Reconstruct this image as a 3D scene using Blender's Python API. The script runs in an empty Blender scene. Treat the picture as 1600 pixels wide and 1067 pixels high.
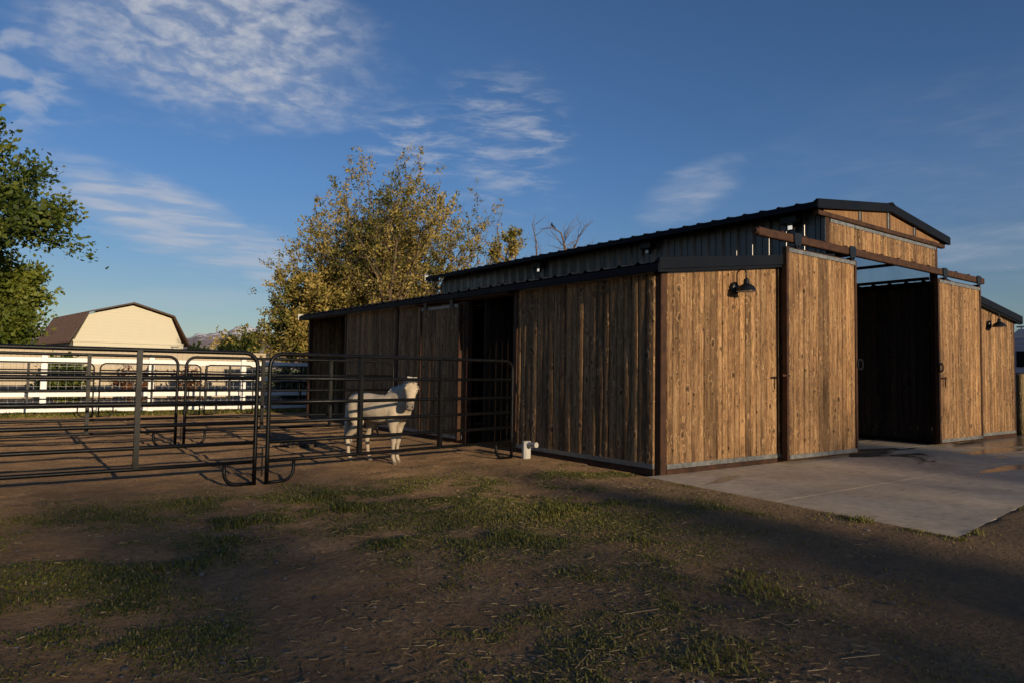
import bpy, math, random
import numpy as np
from mathutils import Vector, Matrix
R = math.radians
C = bpy.context.scene.collection
random.seed(7)

# ------------------------------------------------------------------ camera
scene = bpy.context.scene
cd = bpy.data.cameras.new('camera')
cam = bpy.data.objects.new('camera', cd)
C.objects.link(cam)
cd.sensor_width = 36.0
cd.lens = 36.0 * 1099.74 / 1600.0
cd.shift_x = -2.04 / 1600.0
cd.shift_y = -9.7 / 1600.0
cd.clip_start = 0.05
cd.clip_end = 40000
_r = Vector((0.7992241, -0.60082602, 0.01577766)); _u = Vector((-0.04407085, -0.03240281, 0.99850279)); _f = Vector((0.59941522, 0.79872282, 0.05237602))
m4 = Matrix((( _r.x, _u.x, -_f.x, -6.2255), (_r.y, _u.y, -_f.y, -5.4843), (_r.z, _u.z, -_f.z, 1.1585), (0, 0, 0, 1)))
cam.matrix_world = m4
scene.camera = cam
# ------------------------------------------------------------------ light
SUN_EL, SUN_AZ = R(11.0), R(181.1)          # azimuth clockwise from +Y
wd = bpy.data.worlds.new('World')
scene.world = wd
wd.use_nodes = True
scene.view_settings.view_transform = 'Standard'
scene.view_settings.look = 'None'
scene.view_settings.exposure = 0.0
scene.view_settings.gamma = 1.0
SKY_STRENGTH = 0.10
CLOUD = (4.6, 4.9, 5.6)
sl = bpy.data.lights.new('sun', 'SUN')
sl.energy = 5.0
sl.angle = R(0.5)
sl.color = (1.0, 0.80, 0.54)
so = bpy.data.objects.new('sun', sl)
C.objects.link(so)
_sd = Vector((math.sin(SUN_AZ) * math.cos(SUN_EL), math.cos(SUN_AZ) * math.cos(SUN_EL), math.sin(SUN_EL)))
so.rotation_euler = _sd.to_track_quat('Z', 'Y').to_euler()
so.location = (0, -30, 30)


def build_world():
    nt = wd.node_tree
    nt.nodes.clear()
    N, L = nt.nodes.new, nt.links.new
    out = N('ShaderNodeOutputWorld'); bg = N('ShaderNodeBackground')
    bg.inputs[1].default_value = SKY_STRENGTH
    sky = N('ShaderNodeTexSky'); sky.sky_type = 'NISHITA'; sky.sun_disc = False
    sky.sun_elevation = SUN_EL; sky.sun_rotation = SUN_AZ
    sky.altitude = 1400; sky.air_density = 1.0; sky.dust_density = 0.6; sky.ozone_density = 4.0
    tc = N('ShaderNodeTexCoord'); sep = N('ShaderNodeSeparateXYZ'); L(tc.outputs['Generated'], sep.inputs[0])

    def M(op, a, b=None, c=None, clamp=False):
        n = N('ShaderNodeMath'); n.operation = op; n.use_clamp = clamp
        for i, v in enumerate((a, b, c)):
            if v is None: continue
            if isinstance(v, (int, float)): n.inputs[i].default_value = v
            else: L(v, n.inputs[i])
        return n.outputs[0]
    az = M('MULTIPLY', M('ARCTAN2', sep.outputs[0], sep.outputs[1]), 57.2958)
    el = M('MULTIPLY', M('ARCSINE', sep.outputs[2]), 57.2958)
    zc = M('MAXIMUM', sep.outputs[2], 0.03)
    cx = M('DIVIDE', sep.outputs[0], zc); cy = M('DIVIDE', sep.outputs[1], zc)
    comb = N('ShaderNodeCombineXYZ'); L(cx, comb.inputs[0]); L(cy, comb.inputs[1])
    ang = N('ShaderNodeCombineXYZ'); L(az, ang.inputs[0]); L(el, ang.inputs[1])

    def noise(scale, detail, rough, rot=0, sx=1, sy=1, dist=0.0, off=0, src=None):
        mp = N('ShaderNodeMapping'); L((src or comb).outputs[0], mp.inputs[0])
        mp.inputs['Rotation'].default_value = (0, 0, R(rot)); mp.inputs['Scale'].default_value = (sx, sy, 1); mp.inputs['Location'].default_value = (off, off * .7, 0)
        n = N('ShaderNodeTexNoise'); n.inputs['Scale'].default_value = scale; n.inputs['Detail'].default_value = detail
        n.inputs['Roughness'].default_value = rough; n.inputs['Distortion'].default_value = dist
        L(mp.outputs[0], n.inputs['Vector'])
        return n.outputs[0]

    def ramp(v, lo, hi):
        mr = N('ShaderNodeMapRange'); mr.interpolation_type = 'SMOOTHSTEP'; mr.inputs[1].default_value = lo; mr.inputs[2].default_value = hi
        L(v, mr.inputs[0]); return mr.outputs[0]
    edge = noise(2.2, 5, .6, off=3)

    def blob(a0, e0, ra, re, tilt, pw=.35):
        t = R(tilt); dx = M('SUBTRACT', az, a0); dy = M('SUBTRACT', el, e0)
        p = M('DIVIDE', M('ADD', M('MULTIPLY', dx, math.cos(t)), M('MULTIPLY', dy, math.sin(t))), ra)
        q = M('DIVIDE', M('SUBTRACT', M('MULTIPLY', dy, math.cos(t)), M('MULTIPLY', dx, math.sin(t))), re)
        d = M('SQRT', M('ADD', M('MULTIPLY', p, p), M('MULTIPLY', q, q)))
        d = M('ADD', d, M('MULTIPLY', M('SUBTRACT', edge, .5), 1.1))
        return M('SUBTRACT', 1.0, ramp(d, pw, 1.05))
    # a mackerel sheet: round puffs overhead, fine ripples lower down, feathery wisps to the right
    puffs = ramp(noise(1, 4, .5, rot=22, sx=.42, sy=.85, dist=.35, off=5, src=ang), .36, .66)
    ripple = ramp(noise(1, 4, .5, rot=14, sx=.22, sy=1.55, dist=.5, off=2, src=ang), .34, .68)
    wisp = ramp(noise(1, 7, .62, rot=-38, sx=.22, sy=1.0, dist=.35, off=8, src=ang), .40, .76)
    fine = ramp(noise(1, 4, .6, rot=22, sx=1.5, sy=3.0, off=2, src=ang), .3, .7)
    parts = []
    base = M('ADD', .3, M('MULTIPLY', puffs, .7))
    parts.append(M('MULTIPLY', M('MULTIPLY', blob(12, 24.5, 16, 7.4, -8), base), M('ADD', .66, M('MULTIPLY', fine, .3))))
    base2 = M('ADD', .3, M('MULTIPLY', ripple, .7))
    parts.append(M('MULTIPLY', M('MULTIPLY', blob(10.5, 10.6, 10.5, 3.0, -17), base2), .8))
    parts.append(M('MULTIPLY', M('MULTIPLY', blob(17, 8.6, 4.5, 2.6, -25), base2), .62))
    parts.append(M('MULTIPLY', M('MULTIPLY', blob(1.0, 18.5, 4.5, 5.0, 0), puffs), .55))
    parts.append(M('MULTIPLY', M('MULTIPLY', blob(29, 18.0, 6.5, 3.4, -10), wisp), .7))
    parts.append(M('MULTIPLY', M('MULTIPLY', blob(36, 18.5, 6.5, 7.0, 40), wisp), .62))
    parts.append(M('MULTIPLY', M('MULTIPLY', blob(51, 14.2, 5.0, 2.3, 20), M('ADD', .35, M('MULTIPLY', wisp, .5))), .55))
    parts.append(M('MULTIPLY', M('MULTIPLY', blob(71, 9.0, 9, 2.2, -5), M('ADD', .3, M('MULTIPLY', wisp, .6))), .4))
    parts.append(M('MULTIPLY', M('MULTIPLY', blob(12, 5.0, 9, 1.0, 4), .6), .3))
    parts.append(M('MULTIPLY', blob(78, 13, 30, 11, 0, .1), M('ADD', .05, M('MULTIPLY', wisp, .08))))
    d = parts[0]
    for q in parts[1:]:
        d = M('MAXIMUM', d, q)
    mix = N('ShaderNodeMix'); mix.data_type = 'RGBA'
    L(M('MINIMUM', d, .85), mix.inputs[0]); hs = N('ShaderNodeMix'); hs.data_type = 'RGBA'; hs.blend_type = 'MULTIPLY'; hs.inputs[0].default_value = 1; L(sky.outputs[0], hs.inputs[6]); el_t = ramp(el, 2, 17); tm = N('ShaderNodeMix'); tm.data_type = 'RGBA'; L(el_t, tm.inputs[0]); tm.inputs[6].default_value = (1.08, .84, .70, 1); tm.inputs[7].default_value = (.95, .97, 1.03, 1); L(tm.outputs[2], hs.inputs[7]); L(hs.outputs[2], mix.inputs[6]); mix.inputs[7].default_value = (*CLOUD, 1)
    L(mix.outputs[2], bg.inputs[0]); L(bg.outputs[0], out.inputs[0])


build_world()

# ------------------------------------------------------------------ helpers
def tag(o, label=None, cat=None, group=None, kind=None):
    if label: o['label'] = label
    if cat: o['category'] = cat
    if group: o['group'] = group
    if kind: o['kind'] = kind
    return o


def empty(name, loc=(0, 0, 0), rz=0.0, label=None, cat=None, group=None):
    o = bpy.data.objects.new(name, None)
    o.empty_display_size = .2
    C.objects.link(o); o.location = loc; o.rotation_euler = (0, 0, rz)
    return tag(o, label, cat, group)


def copy_tree(o, parent=None):
    c = o.copy(); C.objects.link(c); c.parent = parent
    for ch in [x for x in bpy.data.objects if x.parent == o]:
        copy_tree(ch, c)
    return c


def setcol(me, name, data):
    a = me.color_attributes.new(name, 'FLOAT_COLOR', 'POINT')
    a.data.foreach_set('color', np.asarray(data, np.float32).ravel())


class MB:
    def __init__(s): s.v = []; s.f = []
    def add(s, vs, fs):
        n = len(s.v); s.v += [tuple(p) for p in vs]; s.f += [tuple(i + n for i in f) for f in fs]
    def box(s, x0, x1, y0, y1, z0, z1):
        s.add([(x0, y0, z0), (x1, y0, z0), (x1, y1, z0), (x0, y1, z0), (x0, y0, z1), (x1, y0, z1), (x1, y1, z1), (x0, y1, z1)],
              [(0, 3, 2, 1), (4, 5, 6, 7), (0, 1, 5, 4), (1, 2, 6, 5), (2, 3, 7, 6), (3, 0, 4, 7)])
        return s
    def bbox(s, x0, x1, y0, y1, z0, z1, b=.006):
        """box with chamfered long vertical/horizontal edges (octagonal section along its longest axis)"""
        d = (x1 - x0, y1 - y0, z1 - z0); ax = d.index(max(d))
        lo = (x0, y0, z0); hi = (x1, y1, z1); o = [i for i in (0, 1, 2) if i != ax]
        a0, a1, c0, c1 = lo[o[0]], hi[o[0]], lo[o[1]], hi[o[1]]
        b = min(b, (a1 - a0) * .4, (c1 - c0) * .4)
        pr = [(a0 + b, c0), (a1 - b, c0), (a1, c0 + b), (a1, c1 - b), (a1 - b, c1), (a0 + b, c1), (a0, c1 - b), (a0, c0 + b)]
        vs = []
        for e in (lo[ax], hi[ax]):
            for (p, q) in pr:
                t = [0, 0, 0]; t[ax] = e; t[o[0]] = p; t[o[1]] = q; vs.append(t)
        fs = [(i, (i + 1) % 8, 8 + (i + 1) % 8, 8 + i) for i in range(8)] + [tuple(range(7, -1, -1)), tuple(range(8, 16))]
        if ax == 1: fs = [f[::-1] for f in fs]
        s.add(vs, fs); return s
    def prism(s, prof, axis, a0, a1):
        """closed polygon prof (2D) extruded along axis"""
        o = [i for i in (0, 1, 2) if i != axis]; n = len(prof); vs = []
        for e in (a0, a1):
            for (p, q) in prof:
                t = [0, 0, 0]; t[axis] = e; t[o[0]] = p; t[o[1]] = q; vs.append(t)
        s.add(vs, [(i, (i + 1) % n, n + (i + 1) % n, n + i) for i in range(n)] + [tuple(range(n - 1, -1, -1)), tuple(range(n, 2 * n))])
        return s
    def tube(s, pts, r, n=8, cap=True, closed=False, el=(1, 1)):
        pts = [Vector(p) for p in pts]; m = len(pts)
        rs = list(r) if isinstance(r, (list, tuple)) else [r] * m
        prev = None; vs = []
        for i, p in enumerate(pts):
            if closed: t = pts[(i + 1) % m] - pts[i - 1]
            else: t = pts[min(i + 1, m - 1)] - pts[max(i - 1, 0)]
            if t.length < 1e-9: t = Vector((0, 0, 1))
            t.normalize()
            if prev is None:
                a = Vector((0, 0, 1)) if abs(t.z) < .9 else Vector((1, 0, 0))
                a = (a - t * a.dot(t)).normalized()
            else:
                a = (prev - t * prev.dot(t))
                a = a.normalized() if a.length > 1e-6 else prev
            prev = a; b = t.cross(a)
            for k in range(n):
                g = 2 * math.pi * k / n
                vs.append(p + (a * math.cos(g) * el[0] + b * math.sin(g) * el[1]) * rs[i])
        fs = []
        for i in range(m if closed else m - 1):
            j = (i + 1) % m
            for k in range(n):
                fs.append((i * n + k, i * n + (k + 1) % n, j * n + (k + 1) % n, j * n + k))
        if cap and not closed:
            fs += [tuple(range(n - 1, -1, -1)), tuple((m - 1) * n + k for k in range(n))]
        s.add(vs, fs); return s
    def lathe(s, prof, cx=0, cy=0, n=24, cap=False):
        vs = []
        for (r, z) in prof:
            for k in range(n):
                g = 2 * math.pi * k / n; vs.append((cx + r * math.cos(g), cy + r * math.sin(g), z))
        fs = [(i * n + k, i * n + (k + 1) % n, (i + 1) * n + (k + 1) % n, (i + 1) * n + k) for i in range(len(prof) - 1) for k in range(n)]
        if cap: fs += [tuple(range(n - 1, -1, -1)), tuple((len(prof) - 1) * n + k for k in range(n))]
        s.add(vs, fs); return s
    def ellipsoid(s, c, r, n=14, m=9, M3=None):
        vs = []
        for i in range(m + 1):
            th = math.pi * i / m
            for k in range(n):
                ph = 2 * math.pi * k / n
                q = Vector((r[0] * math.sin(th) * math.cos(ph), r[1] * math.sin(th) * math.sin(ph), r[2] * math.cos(th)))
                if M3: q = M3 @ q
                vs.append(Vector(c) + q)
        s.add(vs, [(i * n + k, (i + 1) * n + k, (i + 1) * n + (k + 1) % n, i * n + (k + 1) % n) for i in range(m) for k in range(n)])
        return s
    def build(s, name, m, parent=None, smooth=False, loc=None):
        me = bpy.data.meshes.new(name); me.from_pydata(s.v, [], s.f); me.update()
        if m: me.materials.append(m)
        if smooth: me.polygons.foreach_set('use_smooth', [True] * len(me.polygons))
        o = bpy.data.objects.new(name, me); C.objects.link(o)
        if parent: o.parent = parent
        if loc: o.location = loc
        return o


def npmesh(name, V, F, m, parent=None, smooth=False, col=None):
    """V (n,3), F (k,4) or (k,3) numpy arrays"""
    V = np.asarray(V, np.float32); F = np.asarray(F, np.int32); k = F.shape[1]
    me = bpy.data.meshes.new(name)
    me.vertices.add(len(V)); me.vertices.foreach_set('co', V.ravel())
    me.loops.add(F.size); me.loops.foreach_set('vertex_index', F.ravel())
    me.polygons.add(len(F)); me.polygons.foreach_set('loop_start', np.arange(0, F.size, k, dtype=np.int32))
    if smooth: me.polygons.foreach_set('use_smooth', np.ones(len(F), bool))
    me.update(calc_edges=True)
    if col is not None: setcol(me, 'tone', col)
    if m: me.materials.append(m)
    o = bpy.data.objects.new(name, me); C.objects.link(o)
    if parent: o.parent = parent
    return o


def hash2(ix, iy, seed):
    h = (ix.astype(np.int64) * 374761393 + iy.astype(np.int64) * 668265263 + seed * 982451653) & 0xffffffff
    h = ((h ^ (h >> 13)) * 1274126177) & 0xffffffff
    return ((h ^ (h >> 16)) & 0xffff) / 65535.0


def vnoise(x, y, seed=0):
    x = np.asarray(x, float); y = np.asarray(y, float)
    ix = np.floor(x); iy = np.floor(y); fx = x - ix; fy = y - iy
    fx = fx * fx * (3 - 2 * fx); fy = fy * fy * (3 - 2 * fy)
    a = hash2(ix, iy, seed); b = hash2(ix + 1, iy, seed); c = hash2(ix, iy + 1, seed); d = hash2(ix + 1, iy + 1, seed)
    return (a * (1 - fx) + b * fx) * (1 - fy) + (c * (1 - fx) + d * fx) * fy


def fbm(x, y, oct=4, seed=0):
    s = 0; a = .5; t = 0
    for i in range(oct):
        s = s + a * vnoise(x * 2 ** i, y * 2 ** i, seed + i * 17); t += a; a *= .5
    return s / t


# ------------------------------------------------------------------ materials
class NT:
    def __init__(s, name):
        s.m = bpy.data.materials.new(name); s.m.use_nodes = True
        s.t = s.m.node_tree; s.b = s.t.nodes['Principled BSDF']; s.out = s.t.nodes['Material Output']
        s.tc = None
    def n(s, ty): return s.t.nodes.new(ty)
    def l(s, a, b): s.t.links.new(a, b)
    def co(s, kind='Object', scale=(1, 1, 1), off=None):
        if not s.tc: s.tc = s.n('ShaderNodeTexCoord')
        mp = s.n('ShaderNodeMapping'); mp.inputs['Scale'].default_value = scale
        s.l(s.tc.outputs[kind], mp.inputs[0])
        if off is not None: s.l(off, mp.inputs['Location'])
        return mp.outputs[0]
    def noise(s, vec, scale, detail=4, rough=.55, dist=0.0):
        n = s.n('ShaderNodeTexNoise'); n.inputs['Scale'].default_value = scale; n.inputs['Detail'].default_value = detail
        n.inputs['Roughness'].default_value = rough; n.inputs['Distortion'].default_value = dist
        s.l(vec, n.inputs['Vector']); return n.outputs[0]
    def vor(s, vec, scale, feature='F1'):
        n = s.n('ShaderNodeTexVoronoi'); n.feature = feature; n.inputs['Scale'].default_value = scale
        s.l(vec, n.inputs['Vector']); return n
    def ramp(s, v, stops):
        r = s.n('ShaderNodeValToRGB'); e = r.color_ramp.elements
        while len(e) < len(stops): e.new(.5)
        for i, (p, c) in enumerate(stops):
            e[i].position = p; e[i].color = (*c, 1) if len(c) == 3 else c
        s.l(v, r.inputs[0]); return r.outputs[0]
    def mr(s, v, a, b, c=0, d=1):
        n = s.n('ShaderNodeMapRange'); n.inputs[1].default_value = a; n.inputs[2].default_value = b; n.inputs[3].default_value = c; n.inputs[4].default_value = d
        s.l(v, n.inputs[0]); return n.outputs[0]
    def math(s, op, a, b=None):
        n = s.n('ShaderNodeMath'); n.operation = op
        for i, v in enumerate((a, b)):
            if v is None: continue
            if isinstance(v, (int, float)): n.inputs[i].default_value = v
            else: s.l(v, n.inputs[i])
        return n.outputs[0]
    def mix(s, fac, a, b, mode='MIX'):
        n = s.n('ShaderNodeMix'); n.data_type = 'RGBA'; n.blend_type = mode
        for i, v in ((0, fac), (6, a), (7, b)):
            if isinstance(v, (int, float)): n.inputs[i].default_value = v
            elif isinstance(v, tuple): n.inputs[i].default_value = (*v, 1)
            else: s.l(v, n.inputs[i])
        return n.outputs[2]
    def color(s, v):
        if isinstance(v, tuple): s.b.inputs['Base Color'].default_value = (*v, 1)
        else: s.l(v, s.b.inputs['Base Color'])
    def rough(s, v):
        if isinstance(v, (int, float)): s.b.inputs['Roughness'].default_value = v
        else: s.l(v, s.b.inputs['Roughness'])
    def bump(s, h, strength=.5, dist=.01):
        b = s.n('ShaderNodeBump'); b.inputs['Strength'].default_value = strength; b.inputs['Distance'].default_value = dist
        s.l(h, b.inputs['Height']); s.l(b.outputs[0], s.b.inputs['Normal'])
    def rnd(s):
        return s.n('ShaderNodeNewGeometry').outputs['Random Per Island']


def simple(name, col, rough=.6, metal=0.0, var=.25, scale=6.0, bump=0.0, spec=None, bscale=60):
    q = NT(name); v = q.noise(q.co('Object'), scale, 5, .6)
    lo = tuple(c * (1 - var) for c in col); hi = tuple(min(1, c * (1 + var)) for c in col)
    q.color(q.ramp(v, [(.3, lo), (.7, hi)])); q.b.inputs['Metallic'].default_value = metal
    q.rough(q.mr(v, .3, .7, max(.05, rough - .1), min(1, rough + .1)))
    if bump: q.bump(q.noise(q.co('Object'), bscale, 3), bump, .004)
    if spec is not None: q.b.inputs['Specular IOR Level'].default_value = spec
    return q.m


def wood(name, lo, mid, hi, knots=True, worn=1.0):
    q = NT(name); rnd = q.rnd()
    offc = q.n('ShaderNodeCombineXYZ')
    for i, k in enumerate((37.0, 53.0, 71.0)): q.l(q.math('MULTIPLY', rnd, k), offc.inputs[i])
    off = offc.outputs[0]
    # slow warp bends the grain round knots
    warp = q.noise(q.co('Object', (5, 5, 2.2), off), 1.0, 3, .5)
    def grained(scale, amt, detail, rough):
        v = q.co('Object', scale, off)
        sx = q.n('ShaderNodeVectorMath'); sx.operation = 'ADD'; cb = q.n('ShaderNodeCombineXYZ')
        w = q.math('MULTIPLY', warp, amt); q.l(w, cb.inputs[0]); q.l(w, cb.inputs[1])
        q.l(v, sx.inputs[0]); q.l(cb.outputs[0], sx.inputs[1])
        return q.noise(sx.outputs[0], 1.0, detail, rough, .6)
    g1 = grained((30, 30, .55), 7, 5, .6)
    g2 = grained((110, 110, 1.4), 18, 3, .6)
    blot = q.noise(q.co('Object', (6, 6, 1.0), off), 1.0, 5, .7, .8)
    fleck = q.noise(q.co('Object', (30, 30, 14), off), 1.0, 4, .7, 1.0)
    f = q.math('ADD', q.math('ADD', q.math('MULTIPLY', g1, .45), q.math('MULTIPLY', blot, .40)), q.math('MULTIPLY', fleck, .15))
    col = q.ramp(f, [(.39, lo), (.48, mid), (.60, hi)])
    col = q.mix(q.mr(g2, .38, .6, .65, 0), col, tuple(c * .6 for c in lo))
    tone = q.ramp(q.math('FRACT', q.math('MULTIPLY', rnd, 7.13)), [(0, (.60, .58, .57)), (.28, (.86, .83, .82)), (.55, (1.06, 1.0, .94)), (.78, (.96, .96, .98)), (1, (1.4, 1.27, 1.08))])
    col = q.mix(1.0, col, tone, 'MULTIPLY')
    h = q.math('ADD', q.math('MULTIPLY', g1, .5), q.math('MULTIPLY', g2, .4))
    if knots:
        for sc, lo_k, sx_ in (((7.5, 7.5, 5.0), .45, 1.0), ((15.0, 15.0, 10.0), .34, .9)):
            vo = q.vor(q.co('Object', sc, off), 1.0); vo.inputs['Randomness'].default_value = 1.0
            sc_ = q.n('ShaderNodeSeparateColor'); q.l(vo.outputs['Color'], sc_.inputs[0])
            on = q.mr(sc_.outputs[0], lo_k - .02, lo_k + .02, 1, 0)
            kd = q.math('ADD', vo.outputs['Distance'], q.math('MULTIPLY', q.math('SUBTRACT', fleck, .5), .28))
            km = q.math('MULTIPLY', on, q.mr(kd, .07, .15, 1, 0))
            halo = q.math('MULTIPLY', on, q.mr(kd, .13, .30, .45, 0))
            rim = q.math('MULTIPLY', on, q.mr(q.math('ABSOLUTE', q.math('SUBTRACT', kd, .27)), 0, .06, .5, 0))
            col = q.mix(halo, col, lo)
            col = q.mix(rim, col, tuple(min(1, c * 1.25) for c in hi))
            col = q.mix(km, col, tuple(c * .35 for c in lo))
            h = q.math('ADD', h, q.math('MULTIPLY', q.math('MULTIPLY', on, q.mr(kd, .05, .36, 1, 0)), 1.6))
    q.color(col); q.rough(q.mr(g1, .3, .7, .6, .85))
    q.b.inputs['Specular IOR Level'].default_value = .25
    q.bump(h, .9 * worn, .014)
    return q.m


MAT = {}
MAT['wood'] = wood('weathered_boards', (.10, .056, .027), (.285, .163, .075), (.50, .32, .162))
MAT['wood_shaded'] = wood('shaded_stall_boards', (.02, .013, .008), (.05, .032, .02), (.09, .06, .036))  # interior shade painted in: board colours darkened so the stalls read black
MAT['ply'] = wood('plywood', (.2, .1, .045), (.34, .19, .085), (.45, .27, .13), knots=False)
MAT['rust'] = simple('rusted_steel', (.05, .022, .011), .7, .1, .5, 9, .3, .3)
MAT['galv'] = simple('galvanised_trim', (.2, .205, .2), .5, .5, .3, 14, .1)
MAT['black'] = simple('black_powder_coat', (.007, .0075, .0085), .42, 0, .3, 5, 0, .4)
MAT['fascia'] = simple('dark_roof_trim', (.004, .006, .011), .6, 0, .2, 3, 0, .14)
MAT['roof'] = simple('dark_roof_sheet', (.008, .008, .010), .55, 0, .25, 2)
MAT['pipe'] = simple('black_pipe_paint', (.0035, .0036, .0042), .45, 0, .3, 14, .06, .22)
MAT['vinyl'] = simple('white_vinyl', (.7, .69, .66), .4, 0, .05, 3)
MAT['wire'] = simple('fence_wire', (.7, .69, .66), .5, .0, .2, 9)
MAT['cream'] = simple('cream_siding', (.53, .49, .375), .6, 0, .04, 1.5)
MAT['tanfence'] = simple('tan_privacy_boards', (.41, .335, .23), .6, 0, .14, 1.2)
MAT['shingle'] = simple('brown_shingles', (.27, .135, .07), .85, 0, .35, 5, .5, bscale=22)
MAT['brownfascia'] = simple('brown_trim', (.05, .028, .018), .6, 0, .2, 3)
MAT['lampwhite'] = simple('lamp_inside_white', (.75, .74, .7), .4, 0, .04, 3)
MAT['plastic'] = simple('white_plastic', (.42, .40, .36), .45, 0, .12, 7)
MAT['bark'] = simple('bark', (.13, .09, .06), .9, 0, .45, 8, .6)
MAT['bark_pale'] = simple('pale_bark', (.3, .22, .14), .9, 0, .35, 8, .5)
MAT['soil'] = simple('dung', (.06, .042, .025), .95, 0, .5, 30, .8)


def wall_sheet(name, tint, col, opaque):
    q = NT(name)
    tr = q.n('ShaderNodeBsdfTransparent'); tr.inputs[0].default_value = (*tint, 1)
    q.color(col); q.b.inputs['Roughness'].default_value = .34; q.b.inputs['Metallic'].default_value = .4 if opaque > .5 else 0
    q.b.inputs['Specular IOR Level'].default_value = .6
    v = q.noise(q.co('Object', (1, 1, .4)), 3, 4)
    ms = q.n('ShaderNodeMixShader'); q.l(q.mr(v, .3, .7, opaque - .08, opaque + .08), ms.inputs[0])
    q.l(tr.outputs[0], ms.inputs[1]); q.l(q.b.outputs[0], ms.inputs[2]); q.l(ms.outputs[0], q.out.inputs[0])
    return q.m


MAT['sheet'] = wall_sheet('smoked_ribbed_sheet', (.22, .22, .22), (.12, .117, .108), .88)
MAT['sheet_clear'] = wall_sheet('clear_ribbed_sheet', (.8, .82, .84), (.3, .3, .3), .22)


def leaf_mat(name, ramp, rough=.55, trans=.35):
    q = NT(name)
    at = q.n('ShaderNodeAttribute'); at.attribute_name = 'tone'
    sp = q.n('ShaderNodeSeparateColor'); q.l(at.outputs['Color'], sp.inputs[0])
    col = q.ramp(sp.outputs[0], ramp)
    q.color(col); q.rough(rough); q.b.inputs['Specular IOR Level'].default_value = .3
    if trans:
        tr = q.n('ShaderNodeBsdfTranslucent'); q.l(q.mix(1.0, col, (1.1, 1.15, .6), 'MULTIPLY'), tr.inputs[0])
        ms = q.n('ShaderNodeMixShader'); ms.inputs[0].default_value = trans
        q.l(q.b.outputs[0], ms.inputs[1]); q.l(tr.outputs[0], ms.inputs[2]); q.l(ms.outputs[0], q.out.inputs[0])
    return q.m


MAT['leaf_green'] = leaf_mat('green_leaves', [(0, (.03, .05, .01)), (.5, (.075, .11, .018)), (1, (.17, .19, .035))])
MAT['leaf_yellow'] = leaf_mat('yellow_green_leaves', [(0, (.045, .07, .011)), (.5, (.105, .135, .02)), (1, (.2, .215, .035))])
MAT['leaf_gold'] = leaf_mat('golden_seed_clusters', [(0, (.055, .075, .014)), (.3, (.14, .135, .027)), (.55, (.28, .21, .05)), (1, (.44, .33, .11))], .7, .25)
MAT['leaf_rust'] = leaf_mat('rusty_leaves', [(0, (.08, .03, .012)), (1, (.2, .08, .03))])
MAT['leaf_dark'] = leaf_mat('dark_leaves', [(0, (.018, .03, .008)), (.5, (.04, .06, .012)), (1, (.08, .1, .02))])
MAT['grass'] = leaf_mat('grass_blades', [(0, (.075, .085, .016)), (.5, (.16, .16, .032)), (.8, (.26, .225, .058)), (1, (.34, .26, .12))], .55, .3)
MAT['straw'] = leaf_mat('straw_bits', [(0, (.16, .10, .05)), (1, (.46, .34, .18))], .7, 0)


def ground_mat():
    q = NT('packed_dirt')
    pos = q.co('Object')
    big = q.noise(pos, .35, 5, .6, .3); mid = q.noise(pos, 2.6, 6, .62, .4); fine = q.noise(pos, 22, 5, .65); grit = q.noise(pos, 120, 3, .6)
    col = q.ramp(mid, [(.28, (.155, .094, .048)), (.5, (.255, .158, .083)), (.72, (.35, .224, .124))])
    col = q.mix(q.mr(big, .35, .65, 0, .5), col, (.2, .125, .068))
    col = q.mix(q.mr(fine, .4, .7, .55, 0), col, (.085, .052, .027))
    at = q.n('ShaderNodeAttribute'); at.attribute_name = 'tone'
    sp = q.n('ShaderNodeSeparateColor'); q.l(at.outputs['Color'], sp.inputs[0])
    # grassy soil is darker and mossy, gravel lane is greyer
    gcol = q.ramp(fine, [(.3, (.09, .075, .035)), (.6, (.17, .12, .06)), (.8, (.25, .17, .085))])
    col = q.mix(q.math('MULTIPLY', sp.outputs[0], .75), col, gcol)
    grav = q.ramp(q.noise(pos, 60, 4, .7), [(.3, (.085, .056, .034)), (.55, (.175, .12, .072)), (.75, (.28, .2, .13))])
    col = q.mix(sp.outputs[1], col, grav)
    far = q.ramp(mid, [(.3, (.05, .06, .025)), (.7, (.1, .1, .045))])
    col = q.mix(sp.outputs[2], col, far)
    vo = q.vor(pos, 34); peb = q.mr(vo.outputs['Distance'], .12, .3, 1, 0)
    sepc = q.n('ShaderNodeSeparateColor'); q.l(vo.outputs['Color'], sepc.inputs[0])
    pm = q.math('MULTIPLY', peb, q.mr(sepc.outputs[0], .86, .9, 0, 1))
    col = q.mix(q.math('MULTIPLY', pm, .6), col, (.45, .34, .23))
    q.color(col); q.rough(.92); q.b.inputs['Diffuse Roughness'].default_value = 1.0; q.b.inputs['Specular IOR Level'].default_value = .15
    h = q.math('ADD', q.math('ADD', q.math('MULTIPLY', mid, .9), q.math('MULTIPLY', fine, .5)), q.math('ADD', q.math('MULTIPLY', grit, .12), q.math('MULTIPLY', pm, .35)))
    q.bump(h, 1.0, .045)
    return q.m


MAT['ground'] = ground_mat()


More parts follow.
